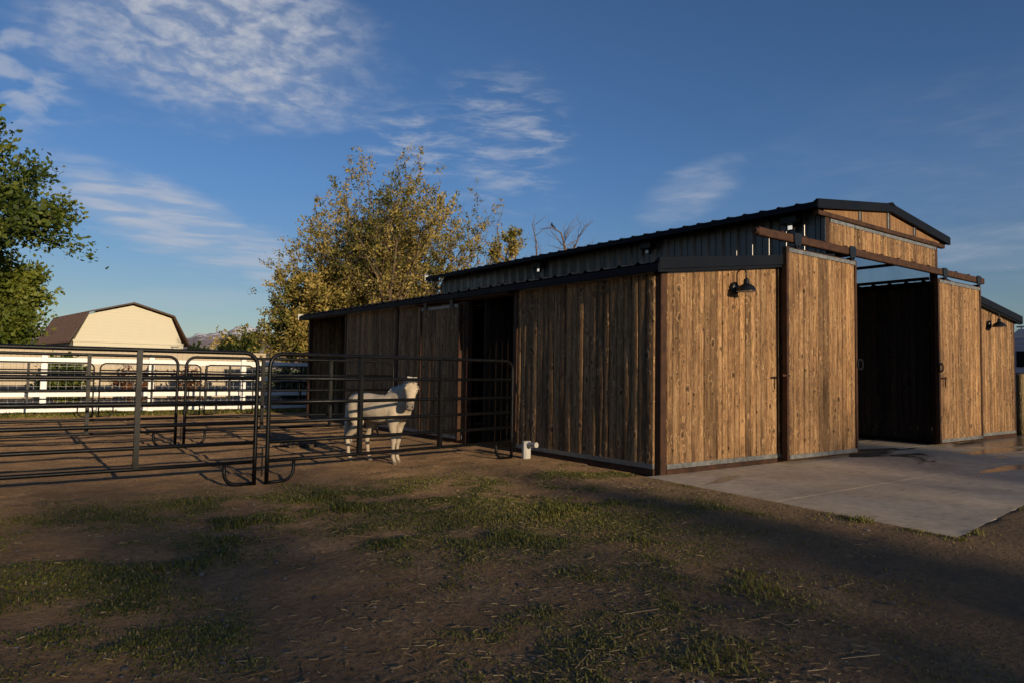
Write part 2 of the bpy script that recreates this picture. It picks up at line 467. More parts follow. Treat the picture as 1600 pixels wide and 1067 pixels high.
def concrete_mat():
    q = NT('broom_concrete'); pos = q.co('Object')
    a = q.noise(pos, .9, 6, .6, .5); b = q.noise(pos, 9, 5, .65); fine = q.noise(pos, 90, 3, .6)
    col = q.ramp(a, [(.3, (.40, .315, .21)), (.55, (.57, .465, .33)), (.75, (.64, .535, .395))])
    col = q.mix(q.mr(b, .35, .65, .35, 0), col, (.17, .13, .1))
    # streaky wet patches and a standing puddle lying across the apron
    wet = q.noise(q.co('Object', (.33, 1.25, 1)), 1.0, 5, .55, .6)
    sx = q.n('ShaderNodeSeparateXYZ'); q.l(pos, sx.inputs[0])
    reach = q.mr(sx.outputs[0], 1.5, 6.0, -.07, .035)
    w = q.mr(q.math('ADD', wet, reach), .56, .60, 0, 1)
    dirt = q.mr(q.noise(q.co('Object', (1.2, 5, 1)), 2.2, 5, .6), .6, .72, 0, .7)
    col = q.mix(dirt, col, (.11, .075, .05))
    col = q.mix(q.math('MULTIPLY', w, .8), col, (.085, .066, .05))
    q.color(col)
    q.l(q.math('SUBTRACT', .82, q.math('MULTIPLY', w, .62)), q.b.inputs['Roughness'])
    q.b.inputs['Specular IOR Level'].default_value = .4
    hb = q.math('MULTIPLY', q.math('ADD', q.math('MULTIPLY', b, .5), q.math('MULTIPLY', fine, .35)), q.math('SUBTRACT', 1.0, q.math('MULTIPLY', w, .93)))
    q.bump(hb, .5, .008)
    return q.m


MAT['concrete'] = concrete_mat()


def mountain_mat():
    q = NT('hazed_mountain_rock'); pos = q.co('Object')
    at = q.n('ShaderNodeAttribute'); at.attribute_name = 'tone'
    sp = q.n('ShaderNodeSeparateColor'); q.l(at.outputs['Color'], sp.inputs[0])
    v = q.noise(pos, .004, 6, .65)
    col = q.ramp(v, [(.3, (.2, .17, .185)), (.7, (.30, .255, .255))])  # mauve distance haze is mixed into the rock colour
    snow = q.mr(q.math('ADD', sp.outputs[0], q.math('MULTIPLY', q.math('SUBTRACT', q.noise(pos, .006, 6, .7), .5), 1.5)), .70, .80, 0, 1)
    col = q.mix(snow, col, (.75, .74, .75))
    q.color(col); q.rough(.95); q.b.inputs['Specular IOR Level'].default_value = .1
    return q.m


# ------------------------------------------------------------------ ground
def grassiness(x, y):
    """how grassy the yard is at a spot (0..1)"""
    x = np.asarray(x, float); y = np.asarray(y, float)
    patch = fbm(x * .9 + 3, y * .9 + 8, 4, 11)
    clump = fbm(x * 3.2, y * 3.2, 4, 23)
    yard = 1 / (1 + np.exp(-(1.25 - y) * 4))                         # none inside the corral
    lane = 1 / (1 + np.exp(-(-.75 + (y + 1.35) * 1.12 - x) * 1.5))         # bare drive on the right
    base = np.clip((patch * .5 + clump * .5 - .432) * 4.2, 0, 1)
    band = np.exp(-((y - .55) / .95) ** 2) * (x < .3) * (x > -5.2)
    base = np.maximum(base, .26 * np.clip((clump - .3) * 4, 0, 1) * np.clip(patch * 2 - .4, .2, 1))
    g = np.clip(base * (.03 + .97 * lane) + band * np.clip((clump * .6 + patch * .4 - .43) * 6, 0, .95), 0, 1) * yard
    pdist = np.maximum(-.22 + .09 * y - x, -3.29 + .105 * (x + .52) - y)
    g = np.maximum(g, np.exp(-((pdist - .06) / .09) ** 2) * np.clip((clump - .48) * 5, 0, .7) * yard)
    g = g * np.where(pdist < .015, 0, 1)
    far = np.clip(1 - np.abs(y - 14.0) / .75, 0, 1) * (y > 13)
    return np.maximum(g, far * np.clip(clump * 2.2, 0, 1))


def build_ground():
    near_x = np.arange(-11, 4.01, .075); near_y = np.arange(-6.5, 16.01, .075)
    xs = np.concatenate([-11 - np.geomspace(9000, .1, 40), near_x, 4 + np.geomspace(.1, 9000, 40)])
    ys = np.concatenate([-6.5 - np.geomspace(9000, .1, 40), near_y, 16 + np.geomspace(.1, 9000, 40)])
    X, Y = np.meshgrid(xs, ys)
    inside = (X > -11) & (X < 4) & (Y > -6.5) & (Y < 16)
    g = grassiness(X, Y)
    pad = 1 / (1 + np.exp(-(Y - 1.5) * 3))
    H = (fbm(X * 1.3, Y * 1.3, 3, 5) - .5) * .045 + (fbm(X * 4.5, Y * 4.5, 3, 9) - .5) * (.028 + .03 * pad) + g * .012
    # ruts along the drive at the right
    H *= inside
    nearbarn = np.exp(-np.clip(np.maximum(-X, -Y), 0, 9) * 2.2)
    H = H * (1 - nearbarn) - .012
    pd = np.exp(-np.clip(np.maximum(-.22 + .09 * Y - X, -3.29 + .105 * (X + .52) - Y), 0, 9) * 3.2)
    H = H * (1 - pd) + .008 + .004 * pd
    under = (X > -.2 + .09 * Y + .05) & (Y > -3.29 + .105 * (X + .52) + .05)
    H = np.where(under, -.04, H)
    lane = 1 / (1 + np.exp(-(X + 1.2 - (Y + 2) * .25) * 1.8)) * (Y < 0)
    far = np.clip((np.maximum(np.abs(X), np.abs(Y)) - 22) / 15, 0, 1)
    V = np.stack([X.ravel(), Y.ravel(), H.ravel()], 1)
    nx, ny = len(xs), len(ys)
    i = np.arange(ny - 1)[:, None] * nx + np.arange(nx - 1)[None, :]
    F = np.stack([i, i + 1, i + nx + 1, i + nx], -1).reshape(-1, 4)
    col = np.stack([g.ravel(), (lane * .8).ravel(), far.ravel(), np.ones(g.size)], 1)
    o = npmesh('ground', V, F, MAT['ground'], smooth=True, col=col)
    tag(o, 'brown trodden dirt yard with patchy grass around the barn', 'ground', kind='structure')
    # concrete apron
    mb = MB()
    def slab(p, z0=-.12, z1=.012):
        n = len(p); c = [(sum(q[0] for q in p) / n, sum(q[1] for q in p) / n)]
        inner = [(q[0] + (c[0][0] - q[0]) * .004, q[1] + (c[0][1] - q[1]) * .004) for q in p]
        vs = [(a, b, z0) for a, b in p] + [(a, b, z1 - .008) for a, b in p] + [(a, b, z1) for a, b in inner]
        fs = [(k, (k + 1) % n, n + (k + 1) % n, n + k) for k in range(n)] + [(n + k, n + (k + 1) % n, 2 * n + (k + 1) % n, 2 * n + k) for k in range(n)] + [tuple(range(2 * n, 3 * n))]
        mb.add(vs, fs)
    e = lambda x: -3.29 + .105 * (x + .52)
    l = lambda y: -.22 + .09 * (y + .02)
    j = .003
    xsplit = [None, 2.75, 6.1, 9.6, 13.5]
    for k in range(4):
        for (ya, yb) in ((None, -1.72 + j), (-1.72 + 2 * j, -.001)):
            xa, xb = xsplit[k], xsplit[k + 1] - j
            y0a = (lambda x: e(x)) if ya is None else (lambda x: ya)
            L0 = (l(y0a(-.4)) if xa is None else xa); L1 = (l(yb) if xa is None else xa)
            slab([(L0, y0a(L0)), (xb, y0a(xb)), (xb, yb), (L1, yb)])
    slab([(3.72, .02), (7.25, .02), (7.25, 10.8), (3.72, 10.8)], -.12, .008)
    o = mb.build('concrete_apron', MAT['concrete'])
    tag(o, 'pale concrete apron with wet streaks in front of the barn', 'pavement', kind='structure')
    # mountains
    n, m = 220, 26
    ax = np.linspace(-12, 32, n); V = []; T = []
    for jx in range(m):
        f = jx / (m - 1)
        for k, a in enumerate(ax):
            d = 9000 + f * 3500
            prof = 430 + 190 * fbm(np.array(a * .22 + 4), np.array(.5), 4, 3) - 90 * np.exp(-((a - 11.5) / 2.4) ** 2) + 60 * np.exp(-((a - 15) / 3.5) ** 2)
            rid = .5 + (fbm(np.array(a * 1.1), np.array(f * 3.0), 5, 41) - .5) * .55
            z = prof * min(1, f * 1.9) ** .8 * (.68 + .62 * rid) if f < .6 else prof * (1.6 - f) * (.68 + .62 * rid)
            V.append((d * math.sin(R(a)), d * math.cos(R(a)), float(z) - 30)); T.append(float(z) / 640)
    i = np.arange(m - 1)[:, None] * n + np.arange(n - 1)[None, :]
    F = np.stack([i, i + 1, i + n + 1, i + n], -1).reshape(-1, 4)
    T = np.array(T); o = npmesh('mountain_range', np.array(V), F, mountain_mat(), smooth=True, col=np.stack([T, T, T, np.ones_like(T)], 1))
    tag(o, 'far grey mountain ridge with snow along its crest', 'mountains', kind='structure')


build_ground()

# ------------------------------------------------------------------ barn
barn = empty('barn', (0, 0, 0), 0, 'brown board stable with raised centre roof and open sliding doors', 'barn')
W, LEN, A0, A1 = 10.97, 10.97, 3.66, 7.31
SL = .125
EAVE = 2.40


def boards(mb, p0, along, out, s0, s1, zb, zt, bw=.118, thick=.022, seed=1, back=True):
    """vertical boards along a wall; zt(s) gives the board top"""
    rg = random.Random(seed); along = Vector(along); out = Vector(out); p0 = Vector(p0)
    n = max(1, round((s1 - s0) / bw)); cuts = [s0 + (s1 - s0) * i / n for i in range(n + 1)]
    for i in range(1, n): cuts[i] += rg.uniform(-.012, .012)
    for i in range(n):
        a, b = cuts[i] + .0028, cuts[i + 1] - .0028; w_ = b - a
        o1 = thick + rg.uniform(-.004, .004); o2 = thick + rg.uniform(-.004, .004); cup = rg.uniform(.002, .007)
        def face(t): return o1 + (o2 - o1) * t + cup * (1 - (2 * t - 1) ** 2)
        e1, e2 = rg.uniform(.05, .10), rg.uniform(.05, .10)
        prof = [(a, 0), (a, face(0) - .012), (a + w_ * e1, face(e1))] + [(a + w_ * t, face(t)) for t in (.3, .5, .7)] + [(b - w_ * e2, face(1 - e2)), (b, face(1) - .012), (b, 0)]
        zs = 7; n6 = len(prof); vs = []; fs = []
        for k in range(zs):
            for (s, d) in prof:
                z = zb + (zt(s) - zb) * k / (zs - 1)
                wob = (math.sin(z * 2.3 + i * 1.7) * .0016 + math.sin(z * 5.1 + i * 3.1) * .0012) if d > 0 else 0
                q = p0 + along * s + out * (d + wob); vs.append((q.x, q.y, z))
        for k in range(zs - 1):
            for j in range(n6 - 1):
                fs.append((k * n6 + j, k * n6 + j + 1, (k + 1) * n6 + j + 1, (k + 1) * n6 + j))
            if back: fs.append((k * n6 + n6 - 1, k * n6, (k + 1) * n6, (k + 1) * n6 + n6 - 1))
        fs += [tuple(range(n6 - 1, -1, -1)), tuple((zs - 1) * n6 + j for j in range(n6))]
        mb.add(vs, fs)


def lean_top(u): return EAVE + SL * u                       # left lean-to roof underside
def lean_top_r(u): return EAVE + SL * (W - u)


def wall_panel(p0, along, out, s0, s1, zb, zt, seed, mat=None, trim=True, trim_bottom=True, name='wall_panel'):
    mb = MB(); boards(mb, p0, along, out, s0, s1, zb + .05, lambda s: zt(s) - .03, seed=seed)
    o = mb.build(name, mat or MAT['wood'], barn)
    if trim:
        al = Vector(along); ou = Vector(out); P = Vector(p0)
        def bar(sa, sb, za0, za1, zb0, zb1, d0, d1):
            vs = []; t = MB()
            for (s, z0, z1) in ((sa, za0, za1), (sb, zb0, zb1)):
                for (d, z) in ((d0, z0), (d1, z0), (d1, z1), (d0, z1)):
                    q = P + al * s + ou * d; vs.append((q.x, q.y, z))
            t.add(vs, [(0, 1, 2, 3), (7, 6, 5, 4), (0, 4, 5, 1), (1, 5, 6, 2), (2, 6, 7, 3), (3, 7, 4, 0)])
            t.build('trim', MAT['galv'], o)
        if trim_bottom: bar(s0, s1, zb, zb + .055, zb, zb + .055, .006, .036)
        bar(s0, s1, zt(s0) - .05, zt(s0), zt(s1) - .05, zt(s1), .006, .036)
    return o


# front lean-to walls (face -y); boards stand 2 cm proud of the steel frame
wall_panel((0, 0, 0), (1, 0, 0), (0, -1, 0), .10, A0 - .06, .075, lambda s: lean_top(s) - .03, 3)
wall_panel((0, 0, 0), (1, 0, 0), (0, -1, 0), A1 + .06, W - .06, .075, lambda s: lean_top_r(s) - .03, 4)
# left side walls (face -x)
zt = lambda s: EAVE - .02
wall_panel((0, 0, 0), (0, 1, 0), (-1, 0, 0), .06, 2.70, .075, zt, 5)
wall_panel((0, 0, 0), (0, 1, 0), (-1, 0, 0), 4.12, 6.38, .075, zt, 6)
wall_panel((0, 0, 0), (0, 1, 0), (-1, 0, 0), 6.50, 8.74, .075, zt, 7)
# right side and back
wall_panel((W, 0, 0), (0, 1, 0), (1, 0, 0), .06, LEN - .06, .075, zt, 8)
wall_panel((0, LEN, 0), (1, 0, 0), (0, 1, 0), .06, A0 - .06, .075, lambda s: lean_top(s) - .03, 9)
wall_panel((0, LEN, 0), (1, 0, 0), (0, 1, 0), A1 + .06, W - .06, .075, lambda s: lean_top_r(s) - .03, 10)
wall_panel((0, LEN, 0), (1, 0, 0), (0, 1, 0), A0 + .06, A1 - .06, .075, lambda s: 3.5, 12)
# stall partitions inside
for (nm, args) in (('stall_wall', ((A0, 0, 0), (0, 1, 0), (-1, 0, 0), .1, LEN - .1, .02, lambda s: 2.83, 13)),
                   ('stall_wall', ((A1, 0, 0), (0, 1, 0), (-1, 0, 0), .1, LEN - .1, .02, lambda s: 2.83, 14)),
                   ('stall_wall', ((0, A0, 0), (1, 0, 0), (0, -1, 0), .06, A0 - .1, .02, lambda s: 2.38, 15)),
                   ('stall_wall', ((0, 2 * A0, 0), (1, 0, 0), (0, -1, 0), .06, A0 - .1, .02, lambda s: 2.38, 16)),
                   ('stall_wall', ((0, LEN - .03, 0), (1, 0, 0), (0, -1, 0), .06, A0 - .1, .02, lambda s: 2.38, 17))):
    wall_panel(*args, mat=MAT['wood_shaded'] if nm == 'stall_wall' and args[0][1] < 10 else MAT['wood'], trim=False, name=nm)


def split(parent, name, m, *dims, b=0.0):
    for d in dims: (MB().bbox(*d, b=b) if b else MB().box(*d)).build(name, m, parent)


def part_box(name, m, dims, parent=barn, b=.008):
    return MB().bbox(*dims, b=b).build(name, m, parent)


# steel posts and base rails
for (x0, x1, y0, y1, z1) in ((0, .10, -.03, .06, 2.42), (-.03, .06, 2.70, 2.78, 2.40), (-.03, .07, 4.00, 4.10, 2.40), (-.03, .06, 6.40, 6.48, 2.38), (-.03, .06, 8.76, 8.84, 2.38),
                             (-.03, .06, LEN - .09, LEN, 2.38), (A0 - .05, A0 + .05, -.02, .08, 3.56), (A1 - .05, A1 + .05, -.02, .08, 3.56), (W - .055, W + .02, -.02, .055, 2.40),
                             (A0 - .05, A0 + .05, LEN - .1, LEN - .04, 3.56), (A1 - .05, A1 + .05, LEN - .1, LEN - .04, 3.56)):
    part_box('post', MAT['rust'], (x0, x1, y0, y1, 0, z1))
for d in ((.10, A0 - .05, -.032, .03, -.01, .072), (A1 + .05, W - .055, -.032, .03, -.01, .072), (-.032, .03, .06, 2.70, -.01, .072), (-.032, .03, 4.10, 6.40, -.01, .072), (-.032, .03, 6.48, 8.76, -.01, .072)):
    part_box('base_rail', MAT['rust'], d)
# header beam over the side openings
part_box('header_beam', MAT['rust'], (-.05, .05, 2.78, 5.6, 2.285, 2.395))
part_box('header_beam', MAT['rust'], (-.02, .05, 8.84, LEN - .09, 2.32, 2.395))


def ribbed(mb, y0, y1, pitch, hgt, f0, f1, thick=.004):
    """sheet with trapezoid ribs spaced along y; f0/f1(h) give the two end points of each line, h is height off the sheet"""
    ys = []; k = 0; y = y0
    while y < y1 - 1e-6:
        e = min(y + pitch, y1)
        for (t, h) in ((0, hgt), (.10, hgt), (.20, 0), (.48, 0), (.50, hgt * .25), (.54, hgt * .25), (.56, 0), (.90, 0)):
            q = y + pitch * t
            if q < e: ys.append((q, h))
        y = e
    ys.append((y1, 0))
    vs = []
    for (q, h) in ys: vs += [f0(q, h), f1(q, h)]
    mb.add(vs, [(2 * i, 2 * i + 2, 2 * i + 3, 2 * i + 1) for i in range(len(ys) - 1)])


# lean-to roofs (ribs run down the slope)
OV = .14
for side in (0, 1):
    sx = (lambda u: u) if side == 0 else (lambda u: W - u)
    mb = MB()
    ribbed(mb, -.10, LEN + .30, .30, .026, lambda y, h: (sx(-OV), y, EAVE + .055 - SL * OV + h), lambda y, h: (sx(A0 - .02), y, EAVE + .055 + SL * (A0 - .02) + h))
    ribbed(mb, -.10, LEN + .30, 50, 0, lambda y, h: (sx(-OV), y, EAVE + .04 - SL * OV), lambda y, h: (sx(A0 - .02), y, EAVE + .04 + SL * (A0 - .02)))
    rf = mb.build('lean_to_roof', MAT['roof'], barn)
    f = MB()
    zb0, zb1 = EAVE - SL * OV, EAVE + SL * (A0 - .02)
    xs0, xs1 = sx(-OV - .01), sx(A0 - .02)
    pr = [(xs0, zb0 - .03), (xs1, zb1 - .03), (xs1, zb1 + .10), (xs0, zb0 + .10)]
    f.prism(pr if side == 0 else pr, 1, -.135, -.095)
    f.prism([(xs0, zb0 - .065), (xs1, zb1 - .065), (xs1, zb1 - .028), (xs0, zb0 - .028)], 1, -.115, -.06)
    f.build('fascia', MAT['fascia'], rf)
    g = MB(); a = sorted((sx(-OV - .03), sx(-OV + .005)))
    g.box(a[0], a[1], -.13, LEN + .28, zb0 - .05, zb0 + .035); g.build('eave_trim', MAT['fascia'], rf)
    e = MB(); a = sorted((sx(-OV - .05), sx(-OV + .3)))
    e.box(a[0], a[1], LEN + .285, LEN + .32, zb0 - .05, zb0 + .09); e.build('end_cap', MAT['plastic'], rf)
    for u in (.9, 1.8, 2.7):
        a = sorted((sx(u - .03), sx(u + .03))); split(rf, 'purlin', MAT['rust'], (a[0], a[1], 0.05, LEN, lean_top(u) - .08, lean_top(u) + .025))

# monitor: ribbed translucent walls
MZ0, MZ1 = 2.90, 3.62
for side in (0, 1):
    x = A0 - .01 if side == 0 else A1 + .01; sg = -1 if side == 0 else 1
    mb = MB()
    ribbed(mb, .02, LEN - .03, .30, .05, lambda y, h: (x + sg * h, y, MZ0), lambda y, h: (x + sg * h, y, MZ1))
    w = mb.build('clerestory_wall', MAT['sheet' if side == 0 else 'sheet_clear'], barn)
    for zz in (2.95, 3.27, 3.58): split(w, 'girt', MAT['rust'], (x - .03 - sg * .045, x + .03 - sg * .045, .10, LEN - .1, zz - .025, zz + .025))
    c = MB(); a = sorted((x + sg * .005, x + sg * .045)); c.box(a[0], a[1], -.01, .018, MZ0, MZ1 - .02); c.build('corner_trim', MAT['galv'], w)
# monitor roof
XM = W / 2
RZ = 3.685; ROV = .38
for side in (0, 1):
    sx = (lambda u: u) if side == 0 else (lambda u: W - u)
    e0 = A0 - ROV
    rz = lambda u: RZ + SL * (u - e0)
    mb = MB()
    ribbed(mb, -.06, LEN + .2, .30, .026, lambda y, h: (sx(e0), y, rz(e0) + h), lambda y, h: (sx(XM - .002), y, rz(XM) + h))
    ribbed(mb, -.06, LEN + .2, 50, 0, lambda y, h: (sx(e0), y, rz(e0) - .015), lambda y, h: (sx(XM - .002), y, rz(XM) - .015))
    rf = mb.build('monitor_roof', MAT['roof'], barn)
    f = MB()
    f.prism([(sx(e0 - .02), rz(e0) - .10), (sx(XM - (.0 if side == 0 else .004)), rz(XM) - .10), (sx(XM - (.0 if side == 0 else .004)), rz(XM) + .035), (sx(e0 - .02), rz(e0) + .035)], 1, -.10, -.055)
    f.build('fascia', MAT['fascia'], rf)
    g = MB(); a = sorted((sx(e0 - .03), sx(e0 + .005))); g.box(a[0], a[1], -.09, LEN + .18, rz(e0) - .085, rz(e0) - .002); g.build('eave_trim', MAT['fascia'], rf)
    e = MB(); a = sorted((sx(e0 - .05), sx(e0 + .4))); e.box(a[0], a[1], LEN + .185, LEN + .22, rz(e0) - .09, rz(e0) + .05); e.build('end_cap', MAT['plastic'], rf)
    for u in (A0 + .1, A0 + .95):
        a = sorted((sx(u - .03), sx(u + .03))); split(rf, 'purlin', MAT['rust'], (a[0], a[1], .05, LEN, rz(u) - .12, rz(u) - .02))
# ridge cap knuckle
MB().prism([(XM - .10, RZ + SL * (XM - (A0 - ROV)) + .012), (XM, RZ + SL * (XM - (A0 - ROV)) + .055), (XM + .10, RZ + SL * (XM - (A0 - ROV)) + .012)], 1, -.115, LEN + .2).build('ridge_cap', MAT['fascia'], barn)
# gable: board band, trim, rust beam, plywood bays
wall_panel((0, 0, 0), (1, 0, 0), (0, -1, 0), A0 + .05, A1 - .05, 3.07, lambda s: 3.50, 21, trim_bottom=True, name='gable_wall')
part_box('gable_beam', MAT['rust'], (A0 - .30, A1 + .30, -.045, .03, 3.515, 3.585))
gz = lambda x: RZ + SL * ((XM - abs(x - XM)) - (A0 - ROV)) - .105
mb = MB(); nb = 8
pts = [(A0 - .12, 3.587)] + [(A1 + .12, 3.587)] + [(A1 + .12, gz(A1 + .12)), (XM, gz(XM)), (A0 - .12, gz(A0 - .12))]
mb.prism(pts, 1, -.025, -.005)
gp = mb.build('gable_infill', MAT['ply'], barn)
for x in (A0 + .9, XM, A1 - .9, ): split(gp, 'divider', MAT['galv'], (x - .025, x + .025, -.043, -.026, 3.587, gz(x) - .006))
for x in (A0 + .94, XM + .045, A1 - .86): split(gp, 'divider', MAT['rust'], (x - .012, x + .012, -.047, -.026, 3.587, gz(x) - .006))

# sliding door track
tk = MB(); tk.bbox(1.66, 8.93, -.205, -.135, 2.965, 3.075, b=.01)
tr = tk.build('door_track', MAT['rust'], barn)
t = MB(); t.tube([(1.60, -.17, 3.02), (1.67, -.17, 3.02)], .042, 10); t.build('end_stop', MAT['rust'], tr)
for x in np.arange(2.2, 8.9, .55): split(tr, 'bracket', MAT['rust'], (x - .03, x + .03, -.20, -.03, 3.077, 3.09))


def ring(mb, c, r, rr, ax='y', n=18):
    pts = []
    for k in range(n):
        g = 2 * math.pi * k / n
        pts.append((c[0] + r * math.cos(g), c[1], c[2] + r * math.sin(g)) if ax == 'y' else (c[0], c[1] + r * math.cos(g), c[2] + r * math.sin(g)))
    mb.tube(pts, rr, 6, closed=True)


def front_door(x0, x1, seed, handle_x, lat_x):
    mb = MB(); boards(mb, (0, -.155, 0), (1, 0, 0), (0, -1, 0), x0 + .05, x1 - .05, .115, lambda s: 2.845, bw=.122, seed=seed)
    d = mb.build('sliding_door', MAT['wood'], barn)
    f = MB()
    f.bbox(x0, x0 + .048, -.19, -.115, .05, 2.90); f.bbox(x1 - .048, x1, -.19, -.115, .05, 2.90)
    f.bbox(x0 + .05, x1 - .05, -.187, -.118, .05, .068); f.bbox(x0 + .05, x1 - .05, -.187, -.118, 2.884, 2.90)
    f.bbox(x0 + .05, x1 - .05, -.15, -.118, 1.38, 1.44)
    f.build('frame', MAT['rust'], d)
    split(d, 'trim', MAT['galv'], (x0 + .05, x1 - .05, -.195, -.16, .07, .125), (x0 + .05, x1 - .05, -.195, -.16, 2.83, 2.882))
    for hx in (x0 + .22, x1 - .17):
        h = MB()
        h.prism([(hx - .09, 3.07), (hx - .06, 3.095), (hx + .06, 3.095), (hx + .09, 3.07), (hx + .085, 2.97), (hx + .03, 2.89), (hx - .03, 2.89), (hx - .085, 2.97)], 1, -.225, -.207)
        h.box(hx - .02, hx + .02, -.225, -.13, 2.90, 2.93)
        h.build('hanger', MAT['black'], d)
    hd = MB(); ring(hd, (handle_x, -.20, 1.36), .075, .011); hd.box(handle_x - .085, handle_x - .06, -.21, -.17, 1.33, 1.39)
    hd.build('handle', MAT['black'], d)
    l = MB(); l.box(lat_x - .09, lat_x + .09, -.212, -.196, 1.165, 1.19); l.box(lat_x - .012, lat_x + .016, -.225, -.213, 1.03, 1.2); l.build('latch', MAT['rust'], d)
    return d


front_door(2.31, 4.16, 31, 4.21, 2.26)
front_door(6.95, 8.80, 32, 6.99, 7.10)
# side sliding stall door, hung just outside the wall
mb = MB(); boards(mb, (-.075, 0, 0), (0, 1, 0), (-1, 0, 0), 4.17, 5.36, .115, lambda s: 2.21, seed=33)
sdoor = mb.build('sliding_door', MAT['wood'], barn)
f = MB(); f.bbox(-.115, -.05, 4.12, 4.168, .06, 2.25); f.bbox(-.115, -.05, 5.362, 5.41, .06, 2.25); f.bbox(-.11, -.05, 4.17, 5.36, .06, .078); f.build('frame', MAT['rust'], sdoor)
split(sdoor, 'trim', MAT['galv'], (-.115, -.08, 4.17, 5.36, .08, .13), (-.115, -.08, 4.17, 5.36, 2.195, 2.245))
for hy in (4.35, 5.2):
    MB().box(-.135, -.117, hy - .05, hy + .05, 2.2, 2.4).build('hanger', MAT['black'], sdoor)
mb = MB(); mb.bbox(-.115, -.055, 2.8, 5.6, 2.30, 2.37); mb.build('door_track', MAT['rust'], barn)
# side door's dark jamb trim on the near wall edge
part_box('jamb_trim', MAT['rust'], (-.05, -.031, 2.66, 2.72, .07, 2.38), b=.004)


def wall_lamp(loc, label, s=1.0):
    t = empty('wall_lamp', loc, 0, label, 'lamp', 'gooseneck lamps on the barn front')
    # lamp local frame: wall at y=0, lamp sticks out toward -y
    mb = MB()
    n = 20; vs = []; fs = []
    prof = [(.076, 0), (.076, -.016), (.064, -.03), (.03, -.042), (.001, -.045)]
    for (r, y) in prof:
        for k in range(n):
            g = 2 * math.pi * k / n; vs.append((r * math.cos(g), y, r * math.sin(g) * 1.15))
    for i in range(len(prof) - 1):
        for k in range(n): fs.append((i * n + k, (i + 1) * n + k, (i + 1) * n + (k + 1) % n, i * n + (k + 1) % n))
    mb.add(vs, fs); mb.build('back_plate', MAT['black'], t, True)
    arm = []
    for k in range(15):
        g = math.pi * k / 14; arm.append((0, -.108 + .07 * math.cos(g), .165 + .075 * math.sin(g)))
    arm = [(0, -.035, .0), (0, -.04, .07)] + arm + [(0, -.178, .10)]
    m2 = MB(); m2.tube(arm, .008, 8); m2.build('arm', MAT['black'], t, True)
    sh = MB(); cx, cy = 0, -.178
    sh.lathe([(.010, .118), (.026, .112), (.034, .095), (.036, .055), (.042, .045), (.066, .034), (.092, .016), (.108, -.01), (.116, -.035), (.124, -.042), (.124, -.048)], cx, cy, 28)
    sd_ = sh.build('shade', MAT['black'], t, True)
    si = MB(); si.lathe([(.121, -.047), (.112, -.034), (.104, -.01), (.088, .012), (.06, .028), (.034, .034)], cx, cy, 28); si.build('shade_lining', MAT['lampwhite'], sd_, True)
    b = MB(); b.ellipsoid((cx, cy, -.015), (.026, .026, .04)); b.build('bulb', MAT['lampwhite'], sd_, True)
    return t


wall_lamp((1.35, -.05, 2.255), 'black gooseneck lamp on the near wall left of the big doors')
wall_lamp((9.55, -.05, 2.23), 'black gooseneck lamp on the far wall right of the big doors')

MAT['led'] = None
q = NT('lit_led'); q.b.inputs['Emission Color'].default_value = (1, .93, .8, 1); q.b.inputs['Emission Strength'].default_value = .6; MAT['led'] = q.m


def floodlight(y, label, lit):
    t = empty('floodlight', (A0 - .05, y, 3.5), 0, label, 'floodlight', 'floodlights under the upper eave')
    b = MB(); b.bbox(-.16, 0, -.13, .13, -.03, .09, b=.012); b.build('housing', MAT['black'], t); MB().bbox(-.10, -.04, -.05, .05, -.12, -.031, b=.012).build('head', MAT['black'], t)
    l = MB()
    l.box(-.106, -.1005, -.035, .035, -.11, -.05)
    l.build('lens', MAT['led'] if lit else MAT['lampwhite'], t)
    return t


floodlight(6.6, 'far floodlight with a bright glint, under the upper eave above the side opening', True)
floodlight(3.4, 'dark middle floodlight under the upper eave, behind the near roof corner', False)
floodlight(.5, 'near floodlight glinting beside the end of the door track', True)

# ------------------------------------------------------------------ corral panels
RAILS = (.23, .42, .62, .82, 1.06)
TOP = 1.31


